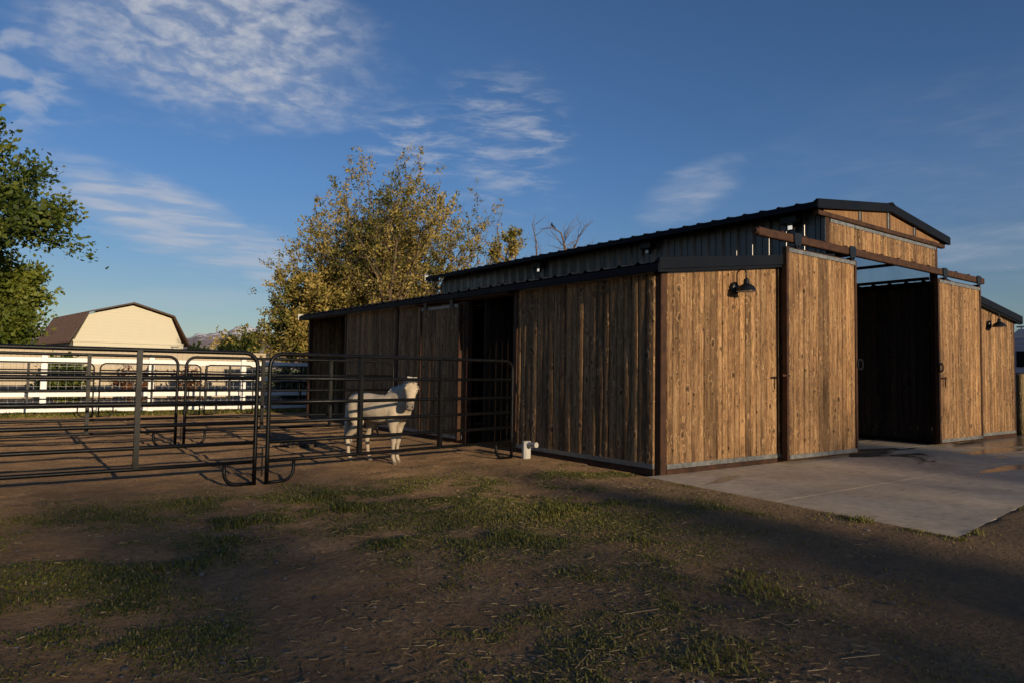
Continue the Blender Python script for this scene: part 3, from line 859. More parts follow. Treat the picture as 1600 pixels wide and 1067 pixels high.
def corral_panel(p0, p1, label, ups=(.335, .67), feet=(True, True), rr=.021, latch=True, top=TOP):
    p0 = Vector((*p0, 0)); p1 = Vector((*p1, 0)); d = p1 - p0; Lp = d.length
    t = empty('corral_panel', p0, math.atan2(d.y, d.x), label, 'corral panel', 'black pipe corral panels')
    cr = .13; fr = [(0, 0, 0), (0, 0, .3), (0, 0, .7), (0, 0, top - cr)]
    for k in range(1, 7):
        g = math.pi / 2 * k / 6; fr.append((cr - cr * math.cos(g), 0, top - cr + cr * math.sin(g)))
    for k in range(1, 12): fr.append((cr + (Lp - 2 * cr) * k / 12, 0, top))
    for k in range(0, 7):
        g = math.pi / 2 * k / 6; fr.append((Lp - cr + cr * math.sin(g), 0, top - cr + cr * math.cos(g)))
    fr += [(Lp, 0, .7), (Lp, 0, .3), (Lp, 0, 0)]
    MB().tube(fr, rr, 10).build('frame', MAT['pipe'], t, True)
    for z in RAILS:
        MB().tube([(rr * .6, 0, z), (Lp * .33, 0, z - .004), (Lp * .66, 0, z - .003), (Lp - rr * .6, 0, z)], rr * .92, 8).build('rail', MAT['pipe'], t, True)
    for u in ups:
        m = MB(); x = Lp * u; m.box(x - .022, x + .022, -.0255, .0255, RAILS[0], top - .004); m.build('upright', MAT['pipe'], t)
    for k, (on, sgn, xe) in enumerate(((feet[0], 1, 0), (feet[1], -1, Lp))):
        if not on: continue
        w = .29; c2 = .12
        pts = [(xe + sgn * w, 0, RAILS[0]), (xe + sgn * w, 0, c2 + .015)]
        for q_ in range(1, 7):
            g = math.pi / 2 * q_ / 6; pts.append((xe + sgn * (w - c2 + c2 * math.cos(g)), 0, .015 + c2 - c2 * math.sin(g)))
        pts += [(xe + sgn * rr, 0, .013)]
        MB().tube(pts, rr * .85, 8).build('leg', MAT['pipe'], t, True)
    if latch:
        for zz in ((.30, .15, .08, .36), (.94, .94, .88, 1.0)):
            m = MB()
            for z in set(zz[:2]): m.tube([(Lp, 0, z), (Lp + .085, 0, z)], .011, 6)
            m.tube([(Lp + .075, 0, zz[2]), (Lp + .075, 0, zz[3])], .008, 6)
            m.build('latch', MAT['pipe'], t)
    return t


corral_panel((-7.35, 1.72), (-4.02, 1.73), 'black pipe panel nearest the camera at the left edge of the photo', ups=(.33, .68))
corral_panel((-3.90, 1.72), (-.46, 2.20), 'black pipe panel in front of the horse, ending at the barn wall', ups=(.31, .64), latch=True)
corral_panel((-7.40, 5.70), (-3.95, 5.72), 'second-row black pipe panel behind the left front panel', ups=(.33, .675))
corral_panel((-3.83, 5.74), (-.42, 5.78), 'second-row black pipe panel behind the horse, touching the barn', ups=(.33, .66), latch=False)
rc = ((-7.95, -4.22, 'left end of the far panel row by the white fence'), (-4.10, -1.95, 'short far panel in the row by the white fence'), (-1.84, -.68, 'narrow gate panel in the far row by the white fence'), (-.60, 2.9, 'far panel partly hidden by the barn end'))
for k, (a, b, lb) in enumerate(rc):
    corral_panel((a, 13.0), (b, 13.0), 'thin black pipe ' + lb, ups=((.5,) if k in (1,) else (.33, .67)) if k != 2 else (.02, .5), rr=.017, top=1.22)

# ------------------------------------------------------------------ white vinyl fence
fn = empty('rail_fence', (-12, 14.35, 0), 0, 'white vinyl rail fence backed with wire mesh', 'fence')
px = np.arange(-12.0 + .1, 9, 2.27)
for x in px:
    m = MB(); m.bbox(x - .065 + 12, x + .065 + 12, -.065, .065, 0, 1.40, b=.008); m.prism([(x - .08 + 12, 1.402), (x + .08 + 12, 1.402), (x + 12, 1.47)], 1, -.08, .08)
    m.build('post', MAT['vinyl'], fn)
for z0, z1 in ((.06, .17), (.42, .54), (.82, .93), (1.20, 1.34)):
    m = MB()
    m.bbox(.0, 21, -.022, .022, z0, z1, b=.006); m.build('rail', MAT['vinyl'], fn)
m = MB()
for x in np.arange(0, 21, .16): m.box(x - .0012, x + .0012, -.032, -.028, .04, 1.32)
for z in np.arange(.06, 1.32, .12): m.box(0, 21, -.0325, -.0285, z - .0012, z + .0012)
m.build('wire_mesh', MAT['wire'], fn)

# tan privacy fence behind
tf = empty('privacy_fence', (-22, 18.2, 0), 0, 'long tan board privacy fence beyond the white rail fence', 'fence')
m = MB()
x = 0
while x < 23.2:
    m.box(x + .002, x + .148, -.012 + random.uniform(-.004, .004), .012, .05, 1.60); x += .15
m.build('boards', MAT['tanfence'], tf)
split(tf, 'rail', MAT['tanfence'], (0, 23.25, -.05, .05, 1.605, 1.655), (0, 23.25, -.03, .03, .0, .05))

# ------------------------------------------------------------------ cream gambrel barn
gb = empty('gambrel_barn', (0, 39, 0), 0, 'cream gambrel-roofed barn with brown shingles behind the fences', 'barn')
GX = .25; 
prof = [(-3.05, 2.35), (-2.15, 4.0), (0, 4.62), (2.15, 4.0), (3.05, 2.35)]
GD = 8.0
_c, _s = math.cos(R(-5)), math.sin(R(-5))
gb.location = (GX, 38.6, 0); gb.rotation_euler = (0, 0, R(7))
m = MB(); m.prism([(-2.75, 0), (2.75, 0), (2.75, 2.5), (-2.75, 2.5)], 1, 0, GD)
# lap siding courses
for k in range(22):
    z = 2.5 * k / 22; m.prism([], 1, 0, 0) if False else None
m.prism([(-2.72, 2.502)] + [(2.72, 2.502)] + [(2.08, 3.93), (0, 4.53), (-2.08, 3.93)], 1, 0.0, GD)
m.build('wall', MAT['cream'], gb)
m = MB()
for k in range(24):
    z = .1 + k * .18; hw = 2.75 if z < 2.5 else (2.7 - (z - 2.5) * .42 if z < 3.93 else 2.08 * (4.53 - z) / .6)
    if hw > .2: m.box(-hw, hw, -.012, -.001, z, z + .022)
m.build('siding_lap', MAT['cream'], gb)
MB().box(-2.8, 2.8, -.05, -.013, 2.42, 2.52).build('band_board', MAT['cream'], gb)
m = MB(); top = prof; n = len(prof)
for i in range(n - 1):
    (xa, za), (xb, zb) = prof[i], prof[i + 1]
    m.add([(xa, -.35, za), (xb, -.35, zb), (xb, GD + .3, zb), (xa, GD + .3, za), (xa, -.35, za + .06), (xb, -.35, zb + .06), (xb, GD + .3, zb + .06), (xa, GD + .3, za + .06)],
          [(0, 3, 2, 1), (4, 5, 6, 7), (0, 1, 5, 4), (2, 3, 7, 6), (1, 2, 6, 5), (3, 0, 4, 7)])
rf = m.build('roof', MAT['shingle'], gb)
m = MB()
for i in range(n - 1):
    (xa, za), (xb, zb) = prof[i], prof[i + 1]
    m.add([(xa, -.40, za - .02), (xb, -.40, zb - .02), (xb, -.353, zb - .02), (xa, -.353, za - .02), (xa, -.40, za + .065), (xb, -.40, zb + .065), (xb, -.353, zb + .065), (xa, -.353, za + .065)],
          [(0, 3, 2, 1), (4, 5, 6, 7), (0, 1, 5, 4), (2, 3, 7, 6), (1, 2, 6, 5), (3, 0, 4, 7)])
m.build('fascia', MAT['brownfascia'], rf)
split(gb, 'corner_board', MAT['cream'], (-2.78, -2.68, -.06, -.014, 0, 2.4), (2.68, 2.78, -.06, -.014, 0, 2.4))
m = MB(); m.tube([(2.2, -.06, 0), (2.2, -.06, 2.3)], .03, 6); m.box(2.1, 2.5, -.12, -.055, 2.30, 2.36); m.build('conduit', MAT['galv'], gb)

# ------------------------------------------------------------------ trees
def leaf_cloud(P, D, size, per, spread, rg, aspect=1.7, tone=None, bias=None):
    """diamond leaves scattered around anchor points"""
    n = len(P) * per
    base = np.repeat(P, per, 0) + rg.normal(0, spread, (n, 3))
    d = rg.normal(0, 1, (n, 3)) + (np.repeat(D, per, 0) * 1.2 if D is not None else 0)
    d /= np.linalg.norm(d, axis=1)[:, None] + 1e-9
    q = np.cross(d, rg.normal(0, 1, (n, 3))); q /= np.linalg.norm(q, axis=1)[:, None] + 1e-9
    s = size * rg.uniform(.55, 1.35, n)[:, None]
    nrm = np.cross(d, q)
    a = base; b = base + d * s * aspect * .5 + q * s * .5 + nrm * s * .12; c = base + d * s * aspect; e = base + d * s * aspect * .5 - q * s * .5 + nrm * s * .12
    V = np.stack([a, b, c, e], 1).reshape(-1, 3)
    F = np.arange(n * 4).reshape(-1, 4)
    t = np.repeat(tone, per) if tone is not None else np.full(n, .5)
    t = np.clip(t + rg.normal(0, .17, n), 0, 1)
    return V, F, np.repeat(t, 4)


def make_tree(name, loc, height, spread, label, cat='tree', group=None, seed=1, trunk_r=.16, bare=.25, stems=1, leafm='leaf_green', barkm='bark', leaf=.10, per=7, lspread=.13,
              lean=(0, 0), asym=(1, 1, 1, 1), levels=4, droop=0.0, up=.55, leaf_from=2, keep=1.0, nchild=(5, 5, 4), crown_z=None, aspect=1.7, low=0.18, tonefn=None, clip=None):
    rg = np.random.default_rng(seed); r2 = random.Random(seed)
    t = empty(name, loc, 0, label, cat, group)
    mb = MB(); anch = []; adir = []

    def grow(p, d, ln, r, lv):
        n = 5 if lv < 2 else 4
        pts = [p.copy()]; q = p.copy(); dd = d.copy(); rs = [r]
        for i in range(n):
            wob = Vector((r2.gauss(0, 1), r2.gauss(0, 1), r2.gauss(0, .7))) * (.13 + .05 * lv)
            dd = (dd + wob + Vector((0, 0, up * .10 - droop * .06 * lv))).normalized()
            q = q + dd * ln / n; pts.append(q.copy()); rs.append(r * (1 - .72 * (i + 1) / n))
        mb.tube(pts, rs, 7 if lv == 0 else (5 if lv == 1 else 3), cap=False)
        if lv >= leaf_from:
            for i in range(1, n + 1):
                for f in (0, .5):
                    if rg.random() < keep:
                        anch.append(pts[i - 1].lerp(pts[i], 1 - f)); adir.append(dd)
        if lv >= levels - 1: return
        k = nchild[min(lv, len(nchild) - 1)]
        for c in range(k):
            f = (bare if lv == 0 else .22) + (1 - (bare if lv == 0 else .22)) * (c + r2.random() * .8) / k
            f = min(f, .98); i = min(int(f * n), n - 1); pp = pts[i].lerp(pts[i + 1], f * n - i)
            az = 2.399 * c + r2.uniform(-.5, .5) + lv * 1.3
            tilt = r2.uniform(.55, 1.05) * (1.15 - .35 * f)
            axis = (pts[i + 1] - pts[i]).normalized()
            a = axis.orthogonal().normalized(); b = axis.cross(a)
            nd = (axis * math.cos(tilt) + (a * math.cos(az) + b * math.sin(az)) * math.sin(tilt)).normalized()
            nd = (nd + Vector((0, 0, up * .28 if lv < 2 else up * .12))).normalized()
            l2 = (spread * .62 if lv == 0 else ln * .55) * r2.uniform(.7, 1.15) * (1.12 - .45 * f if lv == 0 else 1.0)
            hx = asym[0] if nd.x > 0 else asym[1]
            if lv == 0: l2 *= 1 + (hx - 1) * abs(nd.x)
            grow(pp, nd, l2, rs[i] * (.55 if lv == 0 else .6), lv + 1)
    for s in range(stems):
        az = 2 * math.pi * s / max(1, stems) + .4
        d = Vector((lean[0] + (.28 * math.cos(az) if stems > 1 else 0), lean[1] + (.28 * math.sin(az) if stems > 1 else 0), 1)).normalized()
        grow(Vector((.12 * math.cos(az) * (stems > 1), .12 * math.sin(az) * (stems > 1), -.05)), d, height * (r2.uniform(.78, .95) if stems > 1 else .86), trunk_r, 0)
    mb.build('trunk', MAT[barkm], t, True)
    if leafm and anch:
        P = np.array([tuple(a) for a in anch]); Dd = np.array([tuple(a) for a in adir])
        m_ = P[:, 2] > height * low
        if clip: m_ &= P[:, 2] < clip + (fbm(P[:, 0] * .5 + seed, P[:, 1] * .5, 3, seed) - .5) * 1.6
        P = P[m_]; Dd = Dd[m_]
        tone = .5 + (fbm(P[:, 0] * 1.1 + seed, P[:, 1] * 1.1 + P[:, 2] * .9, 3, seed) - .5) * 1.7
        if tonefn is not None: tone = tonefn(P, tone)
        V, F, T = leaf_cloud(P, Dd, leaf, per, lspread, rg, aspect, tone)
        npmesh('crown', V, F, MAT[leafm], t, col=np.stack([T, T, T, np.ones_like(T)], 1))
    return t


make_tree('broadleaf_tree', (-6.9, 18.5, 0), 8.3, 7.0, 'tall dark green tree at the left edge with bare twigs below its crown', seed=12, trunk_r=.26, bare=.42, leafm='leaf_green', barkm='bark_pale', leaf=.10, per=22, lspread=.22,
          nchild=(14, 6, 5), levels=4, up=.22, low=.40)
make_tree('broadleaf_tree', (-6.4, 21.0, 0), 4.1, 3.0, 'lower yellow-green tree below the tall tree at the left edge', seed=21, trunk_r=.13, bare=.08, leafm='leaf_yellow', leaf=.09, per=14, lspread=.17, stems=2, nchild=(7, 5, 4), up=.6, low=.05)
make_tree('autumn_tree', (6.0, 17.6, 0), 5.1, 7.6, 'largest golden seed-covered tree rising behind the barn', seed=5, trunk_r=.17, bare=.18, leafm='leaf_gold', leaf=.052, per=10, lspread=.06, stems=6, nchild=(9, 6, 5), up=.6, aspect=2.0, keep=.42)
make_tree('autumn_tree', (3.4, 18.7, 0), 3.5, 4.0, 'low golden-green tree left of the largest golden tree', seed=9, trunk_r=.11, bare=.1, leafm='leaf_gold', leaf=.062, per=9, lspread=.08, stems=5, nchild=(8, 5, 5), up=.5, aspect=2.0, low=.1, keep=.6)
make_tree('autumn_tree', (9.0, 15.7, 0), 7.3, 1.4, 'slim golden sapling at the right of the golden trees above the roof', seed=14, trunk_r=.07, bare=.3, leafm='leaf_gold', leaf=.055, per=5, lspread=.06, nchild=(9, 5, 4), up=.9, aspect=2.0, keep=.6)
make_tree('bare_tree', (13.2, 17.3, 0), 8.9, 3.6, 'leafless tree with thin twigs poking above the barn roof', seed=8, trunk_r=.15, bare=.5, leafm=None, nchild=(8, 5, 5), up=.8, stems=2)
make_tree('autumn_tree', (15.75, 15.0, 0), 7.9, .8, 'small golden twig top peeking over the ridge of the roof', seed=18, trunk_r=.05, bare=.6, leafm='leaf_gold', leaf=.085, per=6, lspread=.06, nchild=(5, 3, 3), up=1.1)
# far trees by the mountains
make_tree('poplar_tree', (14.1, 72, 0), 4.0, .8, 'slim far poplar below the snowy mountain', seed=31, trunk_r=.15, bare=.05, leafm='leaf_dark', leaf=.28, per=7, lspread=.3, nchild=(14, 4, 3), up=1.6)
make_tree('poplar_tree', (15.6, 71.6, 0), 4.4, 1.2, 'rounder far poplar beside the slim poplar', seed=32, trunk_r=.15, bare=.05, leafm='leaf_dark', leaf=.28, per=8, lspread=.32, nchild=(14, 4, 3), up=1.5)
for k, (x, y, h, sp, lb) in enumerate(((11.4, 72.6, 2.3, 1.2, 'round far tree just right of the cream barn roof'), (12.9, 72.2, 1.9, 1.0, 'low far tree between the cream barn and the poplars'))):
    make_tree('broadleaf_tree', (x, y, 0), h, sp, lb, seed=40 + k, trunk_r=.15, bare=.1, leafm='leaf_dark', leaf=.3, per=8, lspread=.35, stems=2, nchild=(6, 5, 3), up=.5, low=.05)
# shrubs along the fences
for k, (x, y, h, sp, lm, lb, kp) in enumerate(((-4.5, 16.3, 1.35, .8, 'leaf_green', 'loose green shrub behind the white fence below the cream barn', .6), (-7.4, 16.6, 1.2, .9, 'leaf_yellow', 'yellow-green shrub behind the white fence at the far left', .5),
                                         (-2.7, 16.9, 1.25, .5, 'leaf_rust', 'rust-leaved stalks against the tan fence, left of two', .12), (-1.3, 17.0, 1.2, .5, 'leaf_rust', 'rust-leaved stalks against the tan fence, right of two', .12),
                                         (1.7, 16.6, .95, .9, 'leaf_dark', 'dark green shrub at the open end of the tan fence', .7), (2.9, 16.2, .9, 1.0, 'leaf_green', 'green shrub behind the white fence against the barn end', .7))):
    make_tree('shrub', (x, y, 0), h, sp, lb, 'shrub', seed=60 + k, trunk_r=.02, bare=.05, leafm=lm, leaf=.07, per=6, lspread=.08, stems=4, nchild=(5, 4, 3), levels=3, leaf_from=1, up=.7, low=.0, keep=kp)
# trees across the yard behind the camera; their crowns shade the foreground
for k, (x, y, h, sp, lb, kp, vt) in enumerate(((-17.5, -96, 20, 11, 'tall leafy tree farthest left of the row behind the camera', .10, -.5), (-10.0, -99, 20, 11, 'tall leafy tree second from the left of the row behind the camera', .10, -.7), (-3.6, -96, 20, 11, 'tall leafy tree in the middle of the row behind the camera', .09, -1.8),
                                       (3.2, -98, 19.5, 11, 'tall leafy tree behind the camera facing the big doors', .07, -4.0), (10.5, -97, 19.5, 11, 'tall leafy tree at the right end of the row behind the camera', .07, -4.4), (-7.1, -46, 9.2, 1.2, 'slim stand-in tree behind the camera, added for the shadow at the left', .22, None))):  # the slim tree is an unseen stand-in, added to throw the left-hand shadow
    make_tree('shade_tree', (x, y, 0), h, sp, lb, 'tree', 'trees behind the camera', seed=80 + k, trunk_r=.3 if k < 5 else .15, bare=.3 if k < 5 else .08, leafm='leaf_green', leaf=.34 if k < 5 else .24, per=6, lspread=.5 if k < 5 else .25, stems=3 if k < 5 else 1, nchild=(8, 5, 4), up=.4, low=.02, keep=kp,
              clip=(vt - y) * math.tan(SUN_EL) if vt is not None else None)

# ------------------------------------------------------------------ bird
bd = MB(); bd.ellipsoid((0, 0, .09), (.1, .045, .05)); bd.ellipsoid((.09, 0, .15), (.035, .03, .032)); bd.tube([(-.08, 0, .08), (-.2, 0, .05)], [.03, .012], 6); bd.tube([(.115, 0, .15), (.15, 0, .145)], [.012, .002], 5)
bd.tube([(.0, .015, .06), (.0, .015, 0)], .006, 4); bd.tube([(.0, -.015, .06), (.0, -.015, 0)], .006, 4)
bo = bd.build('bird', MAT['black'], None, True); 
_bt = [o_ for o_ in bpy.data.objects if o_.name.startswith('bare_tree')][0]
_o = _bt.location; _l = MB(); _q = lambda *p: Vector(p) - _o
_l.tube([_q(13.35, 17.2, 5.6), _q(13.45, 17.12, 6.5), _q(13.3, 17.25, 7.15), _q(13.0, 17.52, 7.36), _q(12.62, 17.86, 7.3)], [.05, .045, .035, .026, .008], 5)
for k in range(9):
    f = random.Random(k); b0 = _q(13.4, 17.15, 6.3 + .1 * k); d_ = Vector((f.uniform(-.2, .9), f.uniform(-.7, .2), f.uniform(.5, 1.2)))
    _l.tube([b0, b0 + d_ * .5, b0 + d_ + Vector((.15, -.1, -.05))], [.016, .012, .004], 4)
_l.tube([_q(12.55, 17.9, 5.8), _q(12.5, 17.95, 6.8), _q(12.38, 18.05, 7.5), _q(12.5, 17.95, 8.0)], [.04, .03, .02, .005], 5)
for k in range(5):
    f = random.Random(50 + k); b0 = _q(12.47, 17.97, 6.5 + .25 * k); d_ = Vector((f.uniform(-.4, .5), f.uniform(-.4, .4), f.uniform(.2, .6)))
    _l.tube([b0, b0 + d_ * .5, b0 + d_], [.014, .01, .004], 4)
_l.build('limb', MAT['bark'], _bt, True)
bo.location = (13.0, 17.52, 7.375)
bo.rotation_euler = (0, R(-35), R(150))
tag(bo, 'small dark bird perched on the bare tree above the roof', 'bird')

# ------------------------------------------------------------------ white pipe elbow by the wall
pe = MB()
pe.bbox(-.36, -.24, 2.03, 2.12, -.03, .235, b=.025)
pe.tube([(-.30, 2.06, .19), (-.30, 1.86, .20)], .036, 12)
o = pe.build('pipe_elbow', MAT['plastic'])
tag(o, 'white plastic pipe elbow standing by the barn side wall', 'pipe')
# dung
dp = MB()
for k in range(26):
    a = random.uniform(0, 6.28); r = abs(random.gauss(0, .15)); dp.ellipsoid((r * math.cos(a) * 1.6, r * math.sin(a), .02 + .03 * max(0, 1 - r * 5)), (.04, .035, .03), 8, 5)
o = dp.build('manure_pile', MAT['soil'], None, True); o.location = (-2.45, 4.87, 0)
tag(o, 'dark pile of manure on the corral dirt left of the horse', 'manure')

# ------------------------------------------------------------------ travel trailer, right edge
MAT['rv'] = simple('trailer_siding', (.5, .51, .53), .4, 0, .06, 2)
MAT['glass_dark'] = simple('dark_glass', (.01, .011, .013), .08, 0, .1, 2)
rv = empty('travel_trailer', (14.8, .2, 0), R(0), 'pale ribbed travel trailer beyond the right end of the barn', 'trailer')
m = MB(); hw, LR = 1.15, 6.5
# body runs along +y/-x ; side facing the camera is x=0
prof = [(-5.0, .55), (1.2, .55), (1.25, 1.2), (1.15, 2.2), (.9, 2.45), (-5.0, 2.45), (-5.2, 1.6)]
m.prism([(a, b) for a, b in prof], 0, 0, 2.3)
b = m.build('body', MAT['rv'], rv)
m = MB()
for k in range(16):
    z = .65 + k * .105; m.box(-.014, -.001, -4.9, 1.1, z, z + .012)
m.build('siding_rib', MAT['rv'], b)
m = MB(); m.bbox(-.03, -.015, .42, .95, 1.5, 1.9, b=.05); m.build('window', MAT['glass_dark'], rv)
m = MB(); m.bbox(-.03, -.015, -2.4, -1.2, 1.45, 1.95, b=.05); m.build('window', MAT['glass_dark'], rv)
m = MB(); m.tube([(.2, 1.0, 2.52), (.2, -3, 2.52)], .02, 6); m.tube([(.2, .9, 2.45), (.2, .9, 2.53)], .015, 5); m.tube([(.2, -.5, 2.45), (.2, -.5, 2.53)], .015, 5); m.build('roof_rail', MAT['galv'], rv)
for yy in (-1.6, -2.5):
    m = MB(); m.tube([(.0, yy, .35), (.22, yy, .35)], .35, 20); w_ = m.build('wheel', MAT['black'], rv, False); MB().tube([(-.012, yy, .35), (-.002, yy, .35)], .2, 16).build('rim', MAT['galv'], w_)
# right edge: wooden post and black panel
MAT['post'] = wood('round_post', (.14, .1, .05), (.3, .22, .1), (.42, .32, .15))
m = MB(); m.tube([(0, 0, -.1), (0, 0, .5), (0, 0, 1.28), (0, 0, 1.30)], [.095, .094, .09, .08], 18)
o = m.build('fence_post', MAT['post'], None, True); o.location = (11.46, .03, 0)
tag(o, 'round wooden post at the right edge beside the barn corner', 'post')
corral_panel((11.33, .42), (14.6, .6), 'black pipe panel at the right edge behind the wooden post', latch=False)

# ------------------------------------------------------------------ horse
def make_horse():
    t = empty('horse', (-2.19, 2.66, 0), math.atan2(-.91, .42), 'white pony standing behind the pipe panel with its head turned to the camera', 'horse')
    S = .88
    mb = MB()
    def loft(st, n=20):
        """st: (x, y, z centre, ry, rz)"""
        vs = []; fs = []
        for (x, y, z, ry, rz) in st:
            for k in range(n):
                g = 2 * math.pi * k / n; vs.append((x * 1.04 * S, (y + ry * math.cos(g)) * S, (z + rz * (1.0 if math.sin(g) > 0 else .93) * math.sin(g)) * S))
        for i in range(len(st) - 1):
            for k in range(n): fs.append((i * n + k, i * n + (k + 1) % n, (i + 1) * n + (k + 1) % n, (i + 1) * n + k))
        fs += [tuple(range(n - 1, -1, -1)), tuple((len(st) - 1) * n + k for k in range(n))]
        mb.add(vs, fs)
    def limb(pts, n=14):
        pts = [(p[0], p[1], p[2], p[3] * (.86 if p[2] < .56 else .95)) for p in pts]
        mb.tube([(p[0] * S, p[1] * S, p[2] * S) for p in pts], [p[3] * S for p in pts], n)
        for p in (pts[0], pts[-1]): mb.ellipsoid((p[0] * S, p[1] * S, p[2] * S), (p[3] * S,) * 3, 12, 8)
    loft([(-.545, 0, .80, .04, .05), (-.53, 0, .80, .10, .12), (-.47, 0, .80, .165, .175), (-.36, 0, .80, .205, .205), (-.22, 0, .785, .215, .205), (-.05, 0, .755, .225, .215), (.10, 0, .75, .225, .225), (.22, 0, .765, .205, .225), (.33, 0, .77, .175, .205), (.42, 0, .76, .13, .165), (.48, 0, .75, .06, .09)])
    limb([(.20, 0, .93, .06), (.30, 0, .92, .09), (.38, -.01, .93, .10)])                 # withers
    # neck: elliptical, rising forward and turning to the right
    nk = [((.24, 0, .80), .16, .235), ((.35, -.01, .86), .14, .215), ((.45, -.03, .935), .115, .18), ((.53, -.06, 1.015), .098, .15), ((.595, -.095, 1.09), .08, .115), ((.615, -.11, 1.12), .05, .07)]
    vs = []; n = 18; pts = [Vector(p[0]) for p in nk]
    for i, (p, rw, rh) in enumerate(nk):
        tg = (pts[min(i + 1, len(nk) - 1)] - pts[max(0, i - 1)]).normalized(); sd = Vector((0, 0, 1)).cross(tg).normalized(); up = tg.cross(sd)
        for k in range(n):
            g = 2 * math.pi * k / n; q = Vector(p) + sd * rw * math.cos(g) + up * rh * math.sin(g); vs.append(q * S)
    fs = [(i * n + k, i * n + (k + 1) % n, (i + 1) * n + (k + 1) % n, (i + 1) * n + k) for i in range(len(nk) - 1) for k in range(n)] + [tuple(range(n - 1, -1, -1)), tuple((len(nk) - 1) * n + k for k in range(n))]
    mb.add(vs, fs)
    # head: axis from poll to muzzle, facing the camera (front-right), local frame h (down the face), s (side), o (out of the face)
    poll = Vector((.615, -.115, 1.165)); muz = Vector((.70, -.255, .795))
    h = (muz - poll); HL = h.length; h.normalize()
    cdir = Vector((.67, -.74, 0)).normalized()
    o_ = (cdir - h * cdir.dot(h)).normalized(); s_ = h.cross(o_).normalized()
    def hp(a, b, c): return poll + h * (a * HL) + s_ * b + o_ * c
    hk = .90; st = [(a_, b_ * hk, c_ * hk, d_ * hk) for (a_, b_, c_, d_) in [(-.06, .05, .05, -.03), (.0, .082, .075, -.03), (.12, .100, .095, -.035), (.28, .106, .110, -.045), (.42, .090, .098, -.035), (.58, .070, .078, -.018), (.74, .064, .064, -.010), (.88, .067, .062, -.010), (.97, .062, .054, -.014), (1.03, .040, .036, -.015)]]
    vs = []
    for (a, w, d, off) in st:
        for k in range(n):
            g = 2 * math.pi * k / n; cc, ss = math.cos(g), math.sin(g)
            cc = math.copysign(abs(cc) ** .8, cc); ss = math.copysign(abs(ss) ** .8, ss)
            vs.append(hp(a, w * cc, off + d * ss) * S)
    mb.add(vs, [(i * n + k, i * n + (k + 1) % n, (i + 1) * n + (k + 1) % n, (i + 1) * n + k) for i in range(len(st) - 1) for k in range(n)] + [tuple(range(n - 1, -1, -1)), tuple((len(st) - 1) * n + k for k in range(n))])
    for sg in (-1, 1):
        mb.ellipsoid(hp(.27, sg * .073, .026) * S, (.026 * S,) * 3)                      # brow
        mb.ellipsoid(hp(.24, sg * .062, -.075) * S, (.05 * S,) * 3)                    # cheek
        e0 = hp(-.0, sg * .055, -.03); e1 = e0 + (-h * .045 + s_ * sg * .03 - o_ * .02); e2 = e0 + (-h * .085 + s_ * sg * .07 - o_ * .05)
        mb.tube([e0 * S, e1 * S, e2 * S], [.03 * S, .032 * S, .006 * S], 10)
    # legs: hind then front; sign -1 is the horse's right (camera side)
    def hind(sg, dx, w=.115):
        y = sg * w
        limb([(-.36, y * .85, .76, .155), (-.33 + dx * .2, y * 1.05, .62, .13), (-.30 + dx * .4, y * 1.1, .52, .092), (-.40 + dx * .8, y * 1.05, .41, .056), (-.455 + dx, y, .345, .050), (-.45 + dx, y, .27, .036), (-.435 + dx, y, .17, .031), (-.43 + dx, y, .105, .038), (-.405 + dx, y, .065, .031), (-.395 + dx, y, .035, .042), (-.39 + dx, y, .012, .048)])
    def fore(sg, dx, w=.10):
        y = sg * w
        limb([(.31, y * .9, .74, .125), (.30, y * 1.1, .62, .10), (.295 + dx * .3, y * 1.1, .53, .074), (.305 + dx * .6, y * 1.05, .42, .050), (.31 + dx * .8, y, .315, .046), (.305 + dx * .9, y, .27, .034), (.305 + dx, y, .17, .029), (.305 + dx, y, .105, .037), (.325 + dx, y, .065, .030), (.335 + dx, y, .035, .042), (.34 + dx, y, .012, .047)])
    hind(-1, -.05); hind(1, .12); fore(-1, .0, .085); fore(1, -.05, .07)
    me = bpy.data.meshes.new('tmp'); me.from_pydata([tuple(v) for v in mb.v], [], mb.f)
    ob = bpy.data.objects.new('tmp', me); C.objects.link(ob)
    rm = ob.modifiers.new('r', 'REMESH'); rm.mode = 'VOXEL'; rm.voxel_size = .0105; rm.use_smooth_shade = True
    sm = ob.modifiers.new('s', 'SMOOTH'); sm.factor = .5; sm.iterations = 7
    dg = bpy.context.evaluated_depsgraph_get()
    bm_ = bpy.data.meshes.new_from_object(ob.evaluated_get(dg)); bpy.data.objects.remove(ob)
    bm_.name = 'body'
    V = np.zeros(len(bm_.vertices) * 3, np.float32); bm_.vertices.foreach_get('co', V); V = V.reshape(-1, 3)
    V[:, 2] = np.maximum(V[:, 2], 0.0); bm_.vertices.foreach_set('co', V.ravel())
    mz = np.array(hp(.97, 0, .02) * S); dist = np.linalg.norm(V - mz, axis=1)
    muzz = np.clip(1 - (dist - .06) / .05, 0, 1)
    hoof = np.clip((.05 - V[:, 2]) / .012, 0, 1); knee = np.clip((.30 - V[:, 2]) / .3, 0, 1)
    setcol(bm_, 'tone', np.stack([muzz, hoof, knee, np.ones(len(V))], 1))
    q = NT('white_coat'); at = q.n('ShaderNodeAttribute'); at.attribute_name = 'tone'
    sp = q.n('ShaderNodeSeparateColor'); q.l(at.outputs['Color'], sp.inputs[0])
    nz = q.noise(q.co('Object'), 7, 5, .6); nf = q.noise(q.co('Object', (40, 40, 18)), 3, 4, .6)
    col = q.ramp(nz, [(.3, (.36, .29, .21)), (.65, (.56, .47, .35))])
    col = q.mix(q.mr(nf, .38, .66, 0, .5), col, (.3, .245, .18))
    col = q.mix(q.math('MULTIPLY', sp.outputs[2], .4), col, (.34, .25, .17))
